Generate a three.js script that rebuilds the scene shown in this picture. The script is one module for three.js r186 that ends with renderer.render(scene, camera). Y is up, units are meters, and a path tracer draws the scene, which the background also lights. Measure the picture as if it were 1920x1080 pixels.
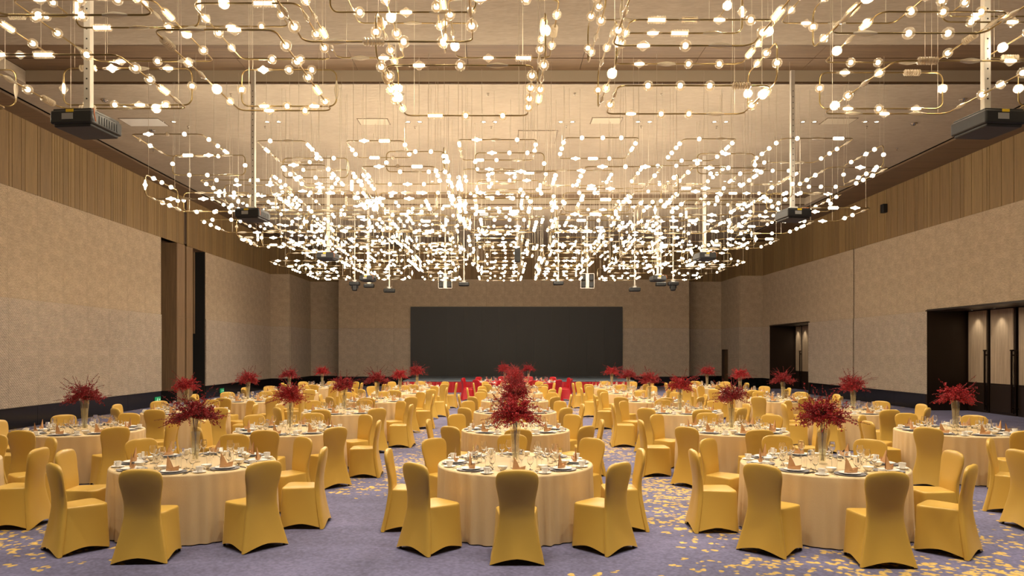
import * as THREE from 'three';
import { mergeGeometries, toCreasedNormals } from 'three/addons/utils/BufferGeometryUtils.js';
import { RoundedBoxGeometry } from 'three/addons/geometries/RoundedBoxGeometry.js';

/* ---------- camera, light, exposure ---------- */
const scene = new THREE.Scene();
scene.background = new THREE.Color(0x000000);
const F = 1340, EYE = 2.05, VX = 940, VY = 660;          // focal length and vanishing point in pixels of 1920x1080
const camera = new THREE.PerspectiveCamera(2 * Math.atan(540 / F) * 180 / Math.PI, 1920 / 1080, 0.1, 120);
camera.position.set(0, EYE, 0);
camera.lookAt(0, EYE, -10);
camera.setViewOffset(1920, 1080, 960 - VX, 540 - VY, 1920, 1080);
const renderer = new THREE.WebGLRenderer({ antialias: true });
renderer.toneMapping = THREE.LinearToneMapping;
renderer.toneMappingExposure = 1.06;
renderer.shadowMap.enabled = true;
const LOOP_LIGHT = 1.55, BEAD_GLOW = 5;                     // candela of a loop's lamps, glow of one glass bead
const LAMP = new THREE.Color().setRGB(1, 0.88, 0.7), DOWN_LIGHT = 66;   // downlight pairs in the ceiling, candela

/* ---------- helpers ---------- */
let seed = 12345;
function rnd() { seed = (seed + 0x6D2B79F5) | 0; let t = Math.imul(seed ^ (seed >>> 15), 1 | seed); t = (t + Math.imul(t ^ (t >>> 7), 61 | t)) ^ t; return ((t ^ (t >>> 14)) >>> 0) / 4294967296; }
const rr = (a, b) => a + (b - a) * rnd();
const pick = a => a[Math.floor(rnd() * a.length)];
const lerp = (a, b, t) => a + (b - a) * t;
const sm = (a, b, x) => { const t = Math.min(1, Math.max(0, (x - a) / (b - a))); return t * t * (3 - 2 * t); };
const px = (X, Y, Z) => [VX + X * F / Z, VY - (Y - EYE) * F / Z];
const inFrame = (X, Y, Z, m) => { if (Z < 0.5) return false; const [a, b] = px(X, Y, Z); return a > -m && a < 1920 + m && b > -m && b < 1080 + m; };
const taken = new Map();
function numbered(n) { const k = taken.get(n) || 0; taken.set(n, k + 1); return k ? n + '_' + String(k).padStart(3, '0') : n; }
function mesh(name, geo, mat, parent) {
  const m = new THREE.Mesh(geo, mat); m.name = name; m.castShadow = m.receiveShadow = true;
  if (parent) parent.add(m);
  return m;
}
function tag(o, label, category, group, kind) {
  if (label) o.userData.label = label;
  if (category) o.userData.category = category;
  if (group) o.userData.group = group;
  if (kind) o.userData.kind = kind;
  return o;
}
function thing(name, label, category, [x, y, z] = [0, 0, 0], turn = 0, group) {
  const g = new THREE.Group(); g.name = numbered(name); g.position.set(x, y, z); g.rotation.y = turn; scene.add(g);
  return tag(g, label, category, group);
}
function solo(name, geo, mat, label, category, [x, y, z], turn = 0, group) {
  const m = mesh(numbered(name), geo, mat, scene); m.position.set(x, y, z); m.rotation.y = turn;
  return tag(m, label, category, group);
}
function structure(name, label) { const g = new THREE.Group(); g.name = numbered(name); scene.add(g); return tag(g, label, null, null, 'structure'); }
function box(w, h, d, x = 0, y = 0, z = 0) { const g = new THREE.BoxGeometry(w, h, d); g.translate(x, y, z); return meterUV(g); }
const spanBox = (x0, x1, y0, y1, z0, z1) => box(Math.abs(x1 - x0), Math.abs(y1 - y0), Math.abs(z1 - z0), (x0 + x1) / 2, (y0 + y1) / 2, (z0 + z1) / 2);
function rbox(w, h, d, r, x = 0, y = 0, z = 0) { const g = new RoundedBoxGeometry(w, h, d, 2, r); g.translate(x, y, z); return meterUV(g); }
function meterUV(g) {
  const p = g.attributes.position, n = g.attributes.normal, uv = new Float32Array(p.count * 2);
  for (let i = 0; i < p.count; i++) {
    const a = Math.abs(n.getX(i)), b = Math.abs(n.getY(i)), c = Math.abs(n.getZ(i));
    if (a >= b && a >= c) { uv[2 * i] = p.getZ(i); uv[2 * i + 1] = p.getY(i); }
    else if (b >= c) { uv[2 * i] = p.getX(i); uv[2 * i + 1] = p.getZ(i); }
    else { uv[2 * i] = p.getX(i); uv[2 * i + 1] = p.getY(i); }
  }
  g.setAttribute('uv', new THREE.BufferAttribute(uv, 2));
  return g;
}
function cyl(r0, r1, h, seg = 12, x = 0, y = 0, z = 0) { const g = new THREE.CylinderGeometry(r1, r0, h, seg); g.translate(x, y, z); return g; }
const lathe = (pts, seg = 20) => new THREE.LatheGeometry(pts.map(([r, y]) => new THREE.Vector2(r, y)), seg);
const merge = list => mergeGeometries(list.map(g => { const k = g.index ? g.toNonIndexed() : g; for (const a of Object.keys(k.attributes)) if (!['position', 'normal'].includes(a)) k.deleteAttribute(a); return k; }));
function loft(rings, capLo, capHi) {                                   // rings of points, closed round; smooth normals
  const n = rings[0].length, pos = [], idx = [];
  for (const r of rings) for (const p of r) pos.push(...p);
  for (let k = 0; k < rings.length - 1; k++) for (let i = 0; i < n; i++) {
    const a = k * n + i, b = k * n + (i + 1) % n, c = a + n, d = b + n;
    idx.push(a, c, b, b, c, d);
  }
  const cap = (k, up) => {
    const c = [0, 0, 0]; for (const p of rings[k]) for (let j = 0; j < 3; j++) c[j] += p[j] / n;
    const at = pos.length / 3; pos.push(...c);
    for (let i = 0; i < n; i++) { const a = k * n + i, b = k * n + (i + 1) % n; up ? idx.push(a, at, b) : idx.push(a, b, at); }
  };
  if (capLo) cap(0, false);
  if (capHi) cap(rings.length - 1, true);
  const g = new THREE.BufferGeometry();
  g.setAttribute('position', new THREE.Float32BufferAttribute(pos, 3)); g.setIndex(idx); g.computeVertexNormals();
  return g;
}

/* ---------- textures ---------- */
function noiseGrid(n, cells) {                                         // tiling value noise, n x n
  const g = new Float32Array(cells * cells).map(() => rnd()), o = new Float32Array(n * n);
  for (let y = 0; y < n; y++) for (let x = 0; x < n; x++) {
    const fx = x / n * cells, fy = y / n * cells, x0 = Math.floor(fx), y0 = Math.floor(fy), tx = sm(0, 1, fx - x0), ty = sm(0, 1, fy - y0);
    const x1 = (x0 + 1) % cells, y1 = (y0 + 1) % cells;
    o[y * n + x] = lerp(lerp(g[y0 * cells + x0], g[y0 * cells + x1], tx), lerp(g[y1 * cells + x0], g[y1 * cells + x1], tx), ty);
  }
  return o;
}
function noiseXY(n, cx, cy) {
  const g = new Float32Array(cx * cy).map(() => rnd()), o = new Float32Array(n * n);
  for (let y = 0; y < n; y++) for (let x = 0; x < n; x++) {
    const fx = x / n * cx, fy = y / n * cy, x0 = Math.floor(fx), y0 = Math.floor(fy), tx = sm(0, 1, fx - x0), ty = sm(0, 1, fy - y0);
    const x1 = (x0 + 1) % cx, y1 = (y0 + 1) % cy;
    o[y * n + x] = lerp(lerp(g[y0 * cx + x0], g[y0 * cx + x1], tx), lerp(g[y1 * cx + x0], g[y1 * cx + x1], tx), ty);
  }
  return o;
}
function tex(n, f, srgb, rep = 1, repY = rep) {                        // f(i) -> [r, g, b] in 0..255 or one number
  const d = new Uint8Array(n * n * 4);
  for (let i = 0; i < n * n; i++) { const c = f(i); if (c.length) { d[4 * i] = c[0]; d[4 * i + 1] = c[1]; d[4 * i + 2] = c[2]; } else d[4 * i] = d[4 * i + 1] = d[4 * i + 2] = c; d[4 * i + 3] = 255; }
  const t = new THREE.DataTexture(d, n, n); t.magFilter = THREE.LinearFilter; t.minFilter = THREE.LinearMipmapLinearFilter; t.generateMipmaps = true;
  t.wrapS = t.wrapT = THREE.RepeatWrapping; t.repeat.set(rep, repY); if (srgb) t.colorSpace = THREE.SRGBColorSpace; t.needsUpdate = true;
  return t;
}
const clamp = v => Math.max(0, Math.min(255, v));

// carpet: 16 m square, x -8..8 and depth 4..20 m, mauve pile with scattered gold blobs
const CN = 2048, CM = 16;
function carpetTexture() {
  const a = noiseGrid(CN, 512), b = noiseXY(CN, 24, 60), c = noiseGrid(CN, 1024), e = noiseGrid(CN, 14);
  const gold = new Float32Array(CN * CN);
  const spots = [ // x, depth, radius x, radius depth, blobs per square metre
    [4.6, 6.4, 1.5, 0.55, 95], [5.6, 6.1, 1.2, 0.7, 95], [3.4, 7.0, 1.4, 0.6, 34], [2.6, 6.6, 1.0, 0.6, 18], [5.2, 7.7, 1.6, 0.8, 22], [2.4, 10.3, 0.75, 2.4, 62], [2.3, 8.4, 0.55, 1.0, 26],
    [5.6, 9.6, 0.9, 1.6, 20], [-5.6, 7.7, 1.0, 0.9, 36], [-6.9, 7.3, 1.6, 0.9, 26], [-4.6, 7.2, 0.9, 0.6, 10], [-1.7, 12.6, 0.7, 1.8, 60], [-2.2, 10.8, 0.8, 0.8, 22], [-1.5, 16, 0.8, 1.6, 40],
    [2.2, 15.4, 0.8, 2.2, 60], [-5.2, 11.5, 0.7, 2.2, 26], [-5.2, 16, 0.8, 2.2, 40], [5.8, 14.0, 0.8, 2.4, 40], [-8, 15, 0.9, 3, 30], [0.9, 6.6, 0.7, 0.35, 4], [-2.4, 18.6, 0.8, 1, 45], [3.0, 19, 0.9, 1, 45],
  ];
  const blob = (x, z, r) => {
    const ex = rr(0.75, 1.35), rot = rr(0, 3.1), k1 = rr(0, 6.3), k2 = rr(0, 6.3), cx = (x + 8) / CM * CN, cy = (z - 4) / CM * CN, R = r / CM * CN, m = Math.ceil(R * 1.9);
    const cs = Math.cos(rot), sn = Math.sin(rot);
    for (let dy = -m; dy <= m; dy++) for (let dx = -m; dx <= m; dx++) {
      const u = (dx * cs + dy * sn) / ex, v = (-dx * sn + dy * cs) * ex, th = Math.atan2(v, u), lim = R * (1 + 0.16 * Math.sin(2 * th + k1) + 0.12 * Math.sin(3 * th + k2));
      const w = Math.min(1, Math.max(0, lim - Math.hypot(u, v) + 0.5));
      if (w > 0) { const i = (((Math.round(cy) + dy) % CN + CN) % CN) * CN + ((Math.round(cx) + dx) % CN + CN) % CN; gold[i] = Math.max(gold[i], w); }
    }
  };
  for (const [x, z, sx, sz, q] of spots) {
    const count = Math.round(q * 4 * sx * sz * 1.15);
    for (let k = 0; k < count; k++) {
      const u = (rnd() + rnd() + rnd() - 1.5) / 1.5 * 1.5, v = (rnd() + rnd() + rnd() - 1.5) / 1.5 * 1.5;
      const X = x + u * sx, Z = z + v * sz, r = rr(0.016, 0.038);
      blob(X, Z, r);
      if (rnd() < 0.4) blob(X + rr(-0.08, 0.08), Z + rr(-0.06, 0.06), r * rr(0.6, 1));
    }
  }
  for (let k = 0; k < 260; k++) blob(rr(-8, 8), rr(11, 20), rr(0.02, 0.045));
  const base = [101, 99, 128], au = [198, 165, 92];
  return tex(CN, i => {
    const v = 1 + (a[i] - 0.5) * 0.16 + (b[i] - 0.5) * 0.16 + (c[i] - 0.5) * 0.16 + (e[i] - 0.5) * 0.16, g = gold[i];
    return [0, 1, 2].map(k => clamp(lerp(base[k], au[k], g) * v));
  }, true);
}
const carpetPile = (() => { const a = noiseGrid(256, 128), b = noiseGrid(256, 64); return tex(256, i => (a[i] * 0.6 + b[i] * 0.4) * 255, false, 1.6); })();

// woven wall relief: staggered lens-shaped scales, 1.1 m x 0.96 m
const weave = (() => {
  const n = 512; const jit = noiseGrid(n, 24), fine = noiseGrid(n, 256);
  return tex(n, i => {
    const x = (i % n) / n * 10, y = Math.floor(i / n) / n * 20, row = Math.floor(y), u = (x + (row % 2 ? 0.5 : 0)) % 1 - 0.5, v = y - row - 0.5;
    const d = Math.pow(Math.abs(u) * 2, 2.2) + Math.pow(Math.abs(v) * 2, 2.0);
    return clamp((Math.max(0, 1 - d) * (0.65 + 0.45 * jit[i]) + fine[i] * 0.12) * 215);
  }, false, 1 / 0.85, 1 / 0.78);
})();
const weaveTone = (() => { const a = noiseXY(512, 40, 160), b = noiseGrid(512, 10); return tex(512, i => { const v = 235 + (a[i] - 0.5) * 34 + (b[i] - 0.5) * 18; return [clamp(v), clamp(v), clamp(v)]; }, true, 0.45); })();
const grain = (() => { const a = noiseXY(512, 96, 5), b = noiseXY(512, 30, 3), c = noiseXY(512, 200, 40); return tex(512, i => { const v = 226 + (a[i] - 0.5) * 40 + (b[i] - 0.5) * 26 + (c[i] - 0.5) * 14; return [clamp(v), clamp(v * 0.995), clamp(v * 0.98)]; }, true, 0.9, 0.35); })();
const grainX = (() => { const a = noiseXY(512, 5, 96), b = noiseXY(512, 3, 30), c = noiseXY(512, 40, 200); return tex(512, i => { const v = 226 + (a[i] - 0.5) * 40 + (b[i] - 0.5) * 26 + (c[i] - 0.5) * 14; return [clamp(v), clamp(v * 0.995), clamp(v * 0.98)]; }, true, 0.35, 0.9); })();
const plaster = (() => { const a = noiseXY(1024, 30, 90), b = noiseXY(1024, 90, 260), c = noiseGrid(1024, 8); return tex(1024, i => { const v = 232 + (a[i] - 0.5) * 12 + (b[i] - 0.5) * 12 + (c[i] - 0.5) * 12; return [clamp(v), clamp(v), clamp(v)]; }, true, 0.16); })();
const plasterBump = (() => { const a = noiseXY(512, 40, 110), b = noiseXY(512, 12, 50); return tex(512, i => (a[i] * 0.5 + b[i] * 0.5) * 255, false, 0.3); })();
const damask = (() => {
  const n = 512, fine = noiseGrid(n, 256), w = noiseGrid(n, 8);
  return tex(n, i => {
    const x = (i % n) / n * 6.283, y = Math.floor(i / n) / n * 6.283;
    const s = Math.sin(6 * x + 2.2 * Math.sin(4 * y) + 5 * w[i]) * Math.sin(5 * y + 2.0 * Math.sin(3 * x));
    return clamp(128 + 80 * Math.tanh(3 * s) + (fine[i] - 0.5) * 90);
  }, false, 7);
})();
const marble = (() => { const a = noiseGrid(512, 6), b = noiseGrid(512, 12), c = noiseGrid(512, 40); return tex(512, i => { const v = Math.abs(a[i] * 0.6 + b[i] * 0.3 + c[i] * 0.1 - 0.5); const k = v < 0.006 ? 60 * (1 - v / 0.006) * (b[i] > 0.5 ? 1 : 0.3) : 0; return [13 + k, 12 + k * 0.9, 12 + k * 0.85].map(clamp); }, true, 0.5, 0.9); })();

/* ---------- materials ---------- */
const std = o => new THREE.MeshStandardMaterial(o), phy = o => new THREE.MeshPhysicalMaterial(o);
const M = {
  carpet: std({ map: carpetTexture(), roughness: 1, bumpMap: carpetPile, bumpScale: 0.006 }),
  weave: std({ color: 0xc6b4a0, map: weaveTone, roughness: 0.85, bumpMap: weave, bumpScale: 0.022 }),
  weaveUpper: std({ color: 0xc4ae92, map: weaveTone, roughness: 0.85, bumpMap: weave, bumpScale: 0.014 }),
  woods: [0x95784d, 0x8f7249, 0x9b7e52, 0x8d714a].map(c => std({ color: c, map: grain, roughness: 0.62 })),
  woodBack: std({ color: 0x3a2a1c, roughness: 0.9 }),
  soffit: std({ color: 0x7d644a, map: grainX, roughness: 0.6 }),
  woodDark: std({ color: 0x6b5239, map: grain, roughness: 0.5 }),
  woodMid: std({ color: 0x94785a, map: grain, roughness: 0.55 }),
  doorPanel: std({ color: 0xc2ab90, map: grain, roughness: 0.55 }),
  bronze: std({ color: 0x2a1d14, roughness: 0.4, metalness: 0.3 }),
  pull: std({ color: 0x2a1c14, roughness: 0.3, metalness: 0.7 }),
  black: std({ color: 0x0b0a0a, roughness: 0.7 }),
  marble: std({ color: 0xffffff, map: marble, roughness: 0.16 }),
  ceiling: std({ color: 0xb0a08b, map: plaster, roughness: 0.9, bumpMap: plasterBump, bumpScale: 0.005 }),
  ceilFace: std({ color: 0xb5a892, roughness: 0.85 }),
  screen: std({ color: 0x1f1d1c, roughness: 0.55 }),
  stageTop: std({ color: 0x5d6670, roughness: 0.6 }),
  redCloth: phy({ color: 0xa8121c, roughness: 0.55, sheen: 0.5, sheenColor: new THREE.Color(0xd0404a), sheenRoughness: 0.4 }),
  satin: phy({ color: 0xcda64c, roughness: 0.34, sheen: 0.6, sheenColor: new THREE.Color(0xf0d080), sheenRoughness: 0.35 }),
  satinRed: phy({ color: 0xb01220, roughness: 0.45, sheen: 0.5, sheenColor: new THREE.Color(0xd84050), sheenRoughness: 0.4 }),
  foot: std({ color: 0x141210, roughness: 0.6 }),
  cloth: phy({ color: 0xdec496, roughness: 0.58, bumpMap: damask, bumpScale: 0.0008, sheen: 0.4, sheenColor: new THREE.Color(0xf0dcb0), sheenRoughness: 0.4 }),
  china: phy({ color: 0xf2efe8, roughness: 0.22 }),
  charger: phy({ color: 0x8d8c90, roughness: 0.35, metalness: 0.35 }),
  napkin: std({ color: 0xc89866, roughness: 0.8, side: THREE.DoubleSide }),
  steel: std({ color: 0xd8d8d8, roughness: 0.2, metalness: 1 }),
  chopstick: std({ color: 0x1c1512, roughness: 0.4 }),
  glass: phy({ color: 0xffffff, roughness: 0.01, transmission: 1, thickness: 0.002, ior: 1.5 }),
  vase: phy({ color: 0xfdfdf8, roughness: 0.03, transmission: 1, thickness: 0, ior: 1.8, side: THREE.DoubleSide }),
  water: phy({ color: 0xf2efe2, roughness: 0.02, transmission: 0.75, thickness: 0, ior: 1.33, side: THREE.DoubleSide }),
  blossoms: [0x9a0d19, 0x900c1a, 0xa8111c].map(c => std({ color: c, roughness: 0.7, side: THREE.DoubleSide })),
  twig: std({ color: 0x3d1512, roughness: 0.8 }),
  brass: std({ color: 0x9c875c, roughness: 0.28, metalness: 1 }),
  wire: std({ color: 0xcfc4b0, roughness: 0.4, metalness: 0.6 }),
  bead: std({ color: 0xfff2d8, roughness: 0.4, emissive: new THREE.Color().setRGB(1, 0.84, 0.6), emissiveIntensity: BEAD_GLOW }),
  beadDim: phy({ color: 0xf0e6d2, roughness: 0.1, transmission: 0.6, thickness: 0, ior: 1.5 }),
  beadGlass: phy({ color: 0xfff8ea, roughness: 0.18, transmission: 0.93, thickness: 0, ior: 1.6 }),
  pole: std({ color: 0xcfc8bc, roughness: 0.45 }),
  white: std({ color: 0xd8d4cc, roughness: 0.5 }),
  plastic: std({ color: 0x1a1a1c, roughness: 0.5 }),
  plasticBlack: std({ color: 0x0d0d0e, roughness: 0.45 }),
  lens: phy({ color: 0x0a0c14, roughness: 0.05, clearcoat: 1 }),
  yellowSticker: std({ color: 0xe8c31a, roughness: 0.6 }),
  greySticker: std({ color: 0x9a9a98, roughness: 0.5 }),
  orangeCable: std({ color: 0xc06a30, roughness: 0.6 }),
  chrome: std({ color: 0xc8c4bc, roughness: 0.2, metalness: 1 }),
  exitGreen: std({ color: 0x1f9a62, roughness: 0.5, emissive: new THREE.Color(0x1a9a60), emissiveIntensity: 0.22 }),
  exitWhite: std({ color: 0xe8fff2, roughness: 0.5, emissive: new THREE.Color(0xc8ffe0), emissiveIntensity: 0.3 }),
  spotGlow: std({ color: 0xffffff, emissive: new THREE.Color().setRGB(1, 0.85, 0.6), emissiveIntensity: 4 }),
};

/* ---------- room shell ---------- */
const XL = -12.98, XR = 15.0, ZB = 9, SKIRT = 0.566, SEAM = 3.48, BAND = 6.42, SOF = 8.37, CEIL = 8.40;
const ZEND = 44.4, ZC = 43.0;                              // depth of the recessed and of the central back wall
{
  const f = structure('floor', 'mauve carpet with scattered gold flecks');
  const g = spanBox(-15.2, 17.8, -0.2, 0, ZB + 0.3, -45.2); const p = g.attributes.position, n = g.attributes.normal, uv = g.attributes.uv;
  for (let i = 0; i < p.count; i++) if (n.getY(i) > 0.5) uv.setXY(i, (p.getX(i) + 8) / CM, (-p.getZ(i) - 4) / CM);
  mesh('carpet', g, M.carpet, f);
}
{ // ceiling field with two wood-lined troughs, slots along both sides
  const c = structure('ceiling', 'beige plaster ceiling with wood lined troughs');
  const x0 = -12.02, x1 = 13.36, tl = -11.25, tr = 13.1;
  const seg = (a, b) => mesh('plaster_field', spanBox(tl, tr, CEIL, CEIL + 0.3, -a, -b), M.ceiling, c);
  seg(-ZB, 14.8); seg(16.92, 28.8); seg(30.9, 37.25); seg(37.4, 45);
  mesh('plaster_margin', spanBox(x0, tl, CEIL, CEIL + 0.3, ZB, -45), M.ceiling, c);
  mesh('plaster_margin', spanBox(tr, x1, CEIL, CEIL + 0.3, ZB, -45), M.ceiling, c);
  for (const [a, b] of [[14.8, 16.92], [28.8, 30.9]]) {
    const w = 2.62, n = Math.ceil((tr - tl) / w);
    for (let r = 0; r < 3; r++) for (let k = 0; k < n; k++) {
      const z0 = a + (b - a) * r / 3 + 0.006, z1 = a + (b - a) * (r + 1) / 3 - 0.006, xa = tl + k * w + 0.005, xb = Math.min(tr, tl + (k + 1) * w) - 0.005;
      mesh('trough_panel', spanBox(xa, xb, CEIL + 0.31 + (r === 1 ? 0.01 : 0), CEIL + 0.36, -z0, -z1), M.soffit, c);
    }
    mesh('trough_face', spanBox(tl, tr, CEIL + 0.045, CEIL + 0.33, -b + 0.02, -b - 0.02), M.ceilFace, c);
    mesh('trough_edge', spanBox(tl, tr, CEIL, CEIL + 0.045, -b + 0.015, -b - 0.03), M.woodDark, c);
    mesh('trough_edge', spanBox(tl, tr, CEIL, CEIL + 0.03, -a + 0.03, -a - 0.01), M.woodDark, c);
  }
  mesh('roof_slab', spanBox(-15.4, 17.9, 9.1, 9.3, ZB + 0.4, -45.4), M.black, c);
  // soffits of planks beside the walls
  for (const [a, b, nm] of [[XL - 0.3, -12.16, 'left'], [13.5, XR + 0.3, 'right']]) {
    const s = structure('trim_' + (nm === 'left' ? 1 : 2), 'dark wood soffit running along the top of the ' + nm + ' wall');
    const w = 2.4;
    for (let z = -ZB; z < 45; z += w) mesh('plank', spanBox(a, b, SOF, SOF + 0.06, -z - 0.006, -Math.min(45, z + w) + 0.006), M.soffit, s);
    mesh('slot_blade', spanBox(nm === 'left' ? -12.12 : 13.4, nm === 'left' ? -12.09 : 13.43, CEIL + 0.04, CEIL + 0.25, ZB, -45), M.black, s);
  }
}
// geometry cache for wall panels (local: faces +x, width along z)
const panelCache = new Map();
function panelGeo(w, h, t) { const k = [w, h, t].map(v => v.toFixed(3)).join(); if (!panelCache.has(k)) panelCache.set(k, rbox(t, h, w, 0.008)); return panelCache.get(k); }
// runs of pieces on a wall line: side = +1 when the wall's face looks to +x
function sideRun(wall, X, side, z0, z1, y0, y1, step, t, mat, name, gap = 0.004) {
  const n = Math.max(1, Math.round((z1 - z0) / step)), w = (z1 - z0) / n;
  for (let k = 0; k < n; k++) { const m = mesh(name, panelGeo(w - gap, y1 - y0 - gap, t), mat, wall); m.position.set(X + side * (t / 2 - 0.001), (y0 + y1) / 2, -(z0 + (k + 0.5) * w)); m.rotation.y = side > 0 ? 0 : Math.PI; }
}
function frontRun(wall, Z, x0, x1, y0, y1, step, t, mat, name, gap = 0.004) {       // face looks to the camera
  const n = Math.max(1, Math.round((x1 - x0) / step)), w = (x1 - x0) / n;
  for (let k = 0; k < n; k++) { const m = mesh(name, panelGeo(w - gap, y1 - y0 - gap, t), mat, wall); m.position.set(x0 + (k + 0.5) * w, (y0 + y1) / 2, -Z + t / 2 - 0.001); m.rotation.y = -Math.PI / 2; }
}
const WIDTHS = [0.1, 0.12, 0.12, 0.16, 0.2, 0.26, 0.36, 0.44, 0.52];
const boardGeo = new Map();
function boards(wall, len, place, skip) {
  let s = 0;
  while (s < len - 0.02) {
    let w = pick(WIDTHS); if (s + w > len - 0.08) w = len - s;
    if (!(skip && skip(s, s + w))) {
      const q = w.toFixed(3); if (!boardGeo.has(q)) boardGeo.set(q, rbox(0.05, SOF - BAND + 0.04, w - 0.016, 0.005));
      place(mesh('board', boardGeo.get(q), pick(M.woods), wall), s + w / 2);
    }
    s += w;
  }
}
const yBoard = (SOF + BAND) / 2 + 0.02;
{ // left wall
  const w = structure('wall_left', 'woven beige panels under a band of upright wood boards');
  mesh('core', spanBox(XL - 0.3, XL, 0, BAND, ZB, -27.2), M.woodBack, w);
  mesh('core', spanBox(XL - 0.3, XL, 0, BAND, -31.3, -40.1), M.woodBack, w);
  mesh('core', spanBox(XL - 0.3, XL, BAND, 9.1, ZB, -40.1), M.woodBack, w);
  for (const [a, b] of [[-9, 27.2], [31.3, 40.1]]) {
    sideRun(w, XL, 1, a, b, SKIRT, SEAM, 1.2, 0.055, M.weave, 'woven_panel');
    sideRun(w, XL, 1, a, b, SEAM, BAND, 1.2, 0.03, M.weaveUpper, 'woven_panel');
    sideRun(w, XL, 1, a, b, 0, SKIRT, 2.4, 0.03, M.marble, 'skirting_slab', 0.003);
  }
  boards(w, 49.1, (m, s) => m.position.set(XL + 0.005, yBoard, -(s - 9)), (a, b) => a - 9 < 29.42 && b - 9 > 29.3);
  // pier with a pocket for the folding wall, two niches
  const wood = (x0, x1, y0, y1, z0, z1, m = M.woodMid, n = 'pier_panel') => mesh(n, spanBox(x0, x1, y0, y1, -z0, -z1), m, w);
  wood(XL - 1.2, XL + 0.01, SEAM, BAND, 28.6, 29.3); wood(XL - 1.2, XL + 0.01, 0, SEAM - 0.005, 28.6, 29.3);
  wood(XL - 1.2, XL + 0.01, SEAM, BAND, 29.44, 30.04); wood(XL - 1.2, XL + 0.01, 0, SEAM - 0.005, 29.44, 30.04);
  wood(XL - 1.2, XL - 0.3, 0, 9, 29.3, 29.44, M.black, 'pocket');
  wood(XL - 1.2, XL - 0.001, 0.5, BAND, 28.58, 28.6, M.woodMid, 'niche_lining'); wood(XL - 1.2, XL, 0, 0.5, 28.57, 28.6, M.black, 'niche_lining');
  wood(XL - 1.3, XL - 1.2, 0, 9, 26.5, 31.6, M.black, 'niche_back'); wood(XL - 1.2, XL - 0.3, 0, BAND, 27.0, 27.2, M.woodDark, 'niche_lining');
  wood(XL - 1.2, XL - 0.02, 0, BAND, 31.28, 31.4, M.black, 'niche_lining');
  wood(XL - 1.0, XL - 0.42, 2.85, BAND, 31.2, 31.26, M.woodMid, 'niche_screen');
  wood(XL - 1.2, XL, BAND, BAND + 0.06, 27.2, 31.3, M.woodMid, 'niche_head');
  // return and set-back piece near the stage
  mesh('core', spanBox(-11.87, XL - 0.3, 0, 9.1, -40.1, -40.3), M.woodBack, w);
  frontRun(w, 40.1, XL, -11.87, SKIRT, SEAM, 1.11, 0.05, M.weave, 'woven_panel'); frontRun(w, 40.1, XL, -11.87, SEAM, BAND, 1.11, 0.03, M.weaveUpper, 'woven_panel'); frontRun(w, 40.1, XL, -11.87, 0, SKIRT, 1.11, 0.03, M.marble, 'skirting_slab');
  boards(w, 1.11, (m, s) => { m.position.set(XL + s, yBoard, -40.1 + 0.005); m.rotation.y = Math.PI / 2; });
  mesh('core', spanBox(-12.17, -11.87, 0, 9.1, -40.1, -ZEND), M.woodBack, w);
  sideRun(w, -11.87, 1, 40.1, ZEND, SKIRT, SEAM, 1.2, 0.05, M.weave, 'woven_panel'); sideRun(w, -11.87, 1, 40.1, ZEND, SEAM, BAND, 1.2, 0.03, M.weaveUpper, 'woven_panel'); sideRun(w, -11.87, 1, 40.1, ZEND, 0, SKIRT, 2.2, 0.03, M.marble, 'skirting_slab');
  boards(w, ZEND - 40.1, (m, s) => m.position.set(-11.87 + 0.005, yBoard, -(40.1 + s)));
}
const HEAD = 3.52;
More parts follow.
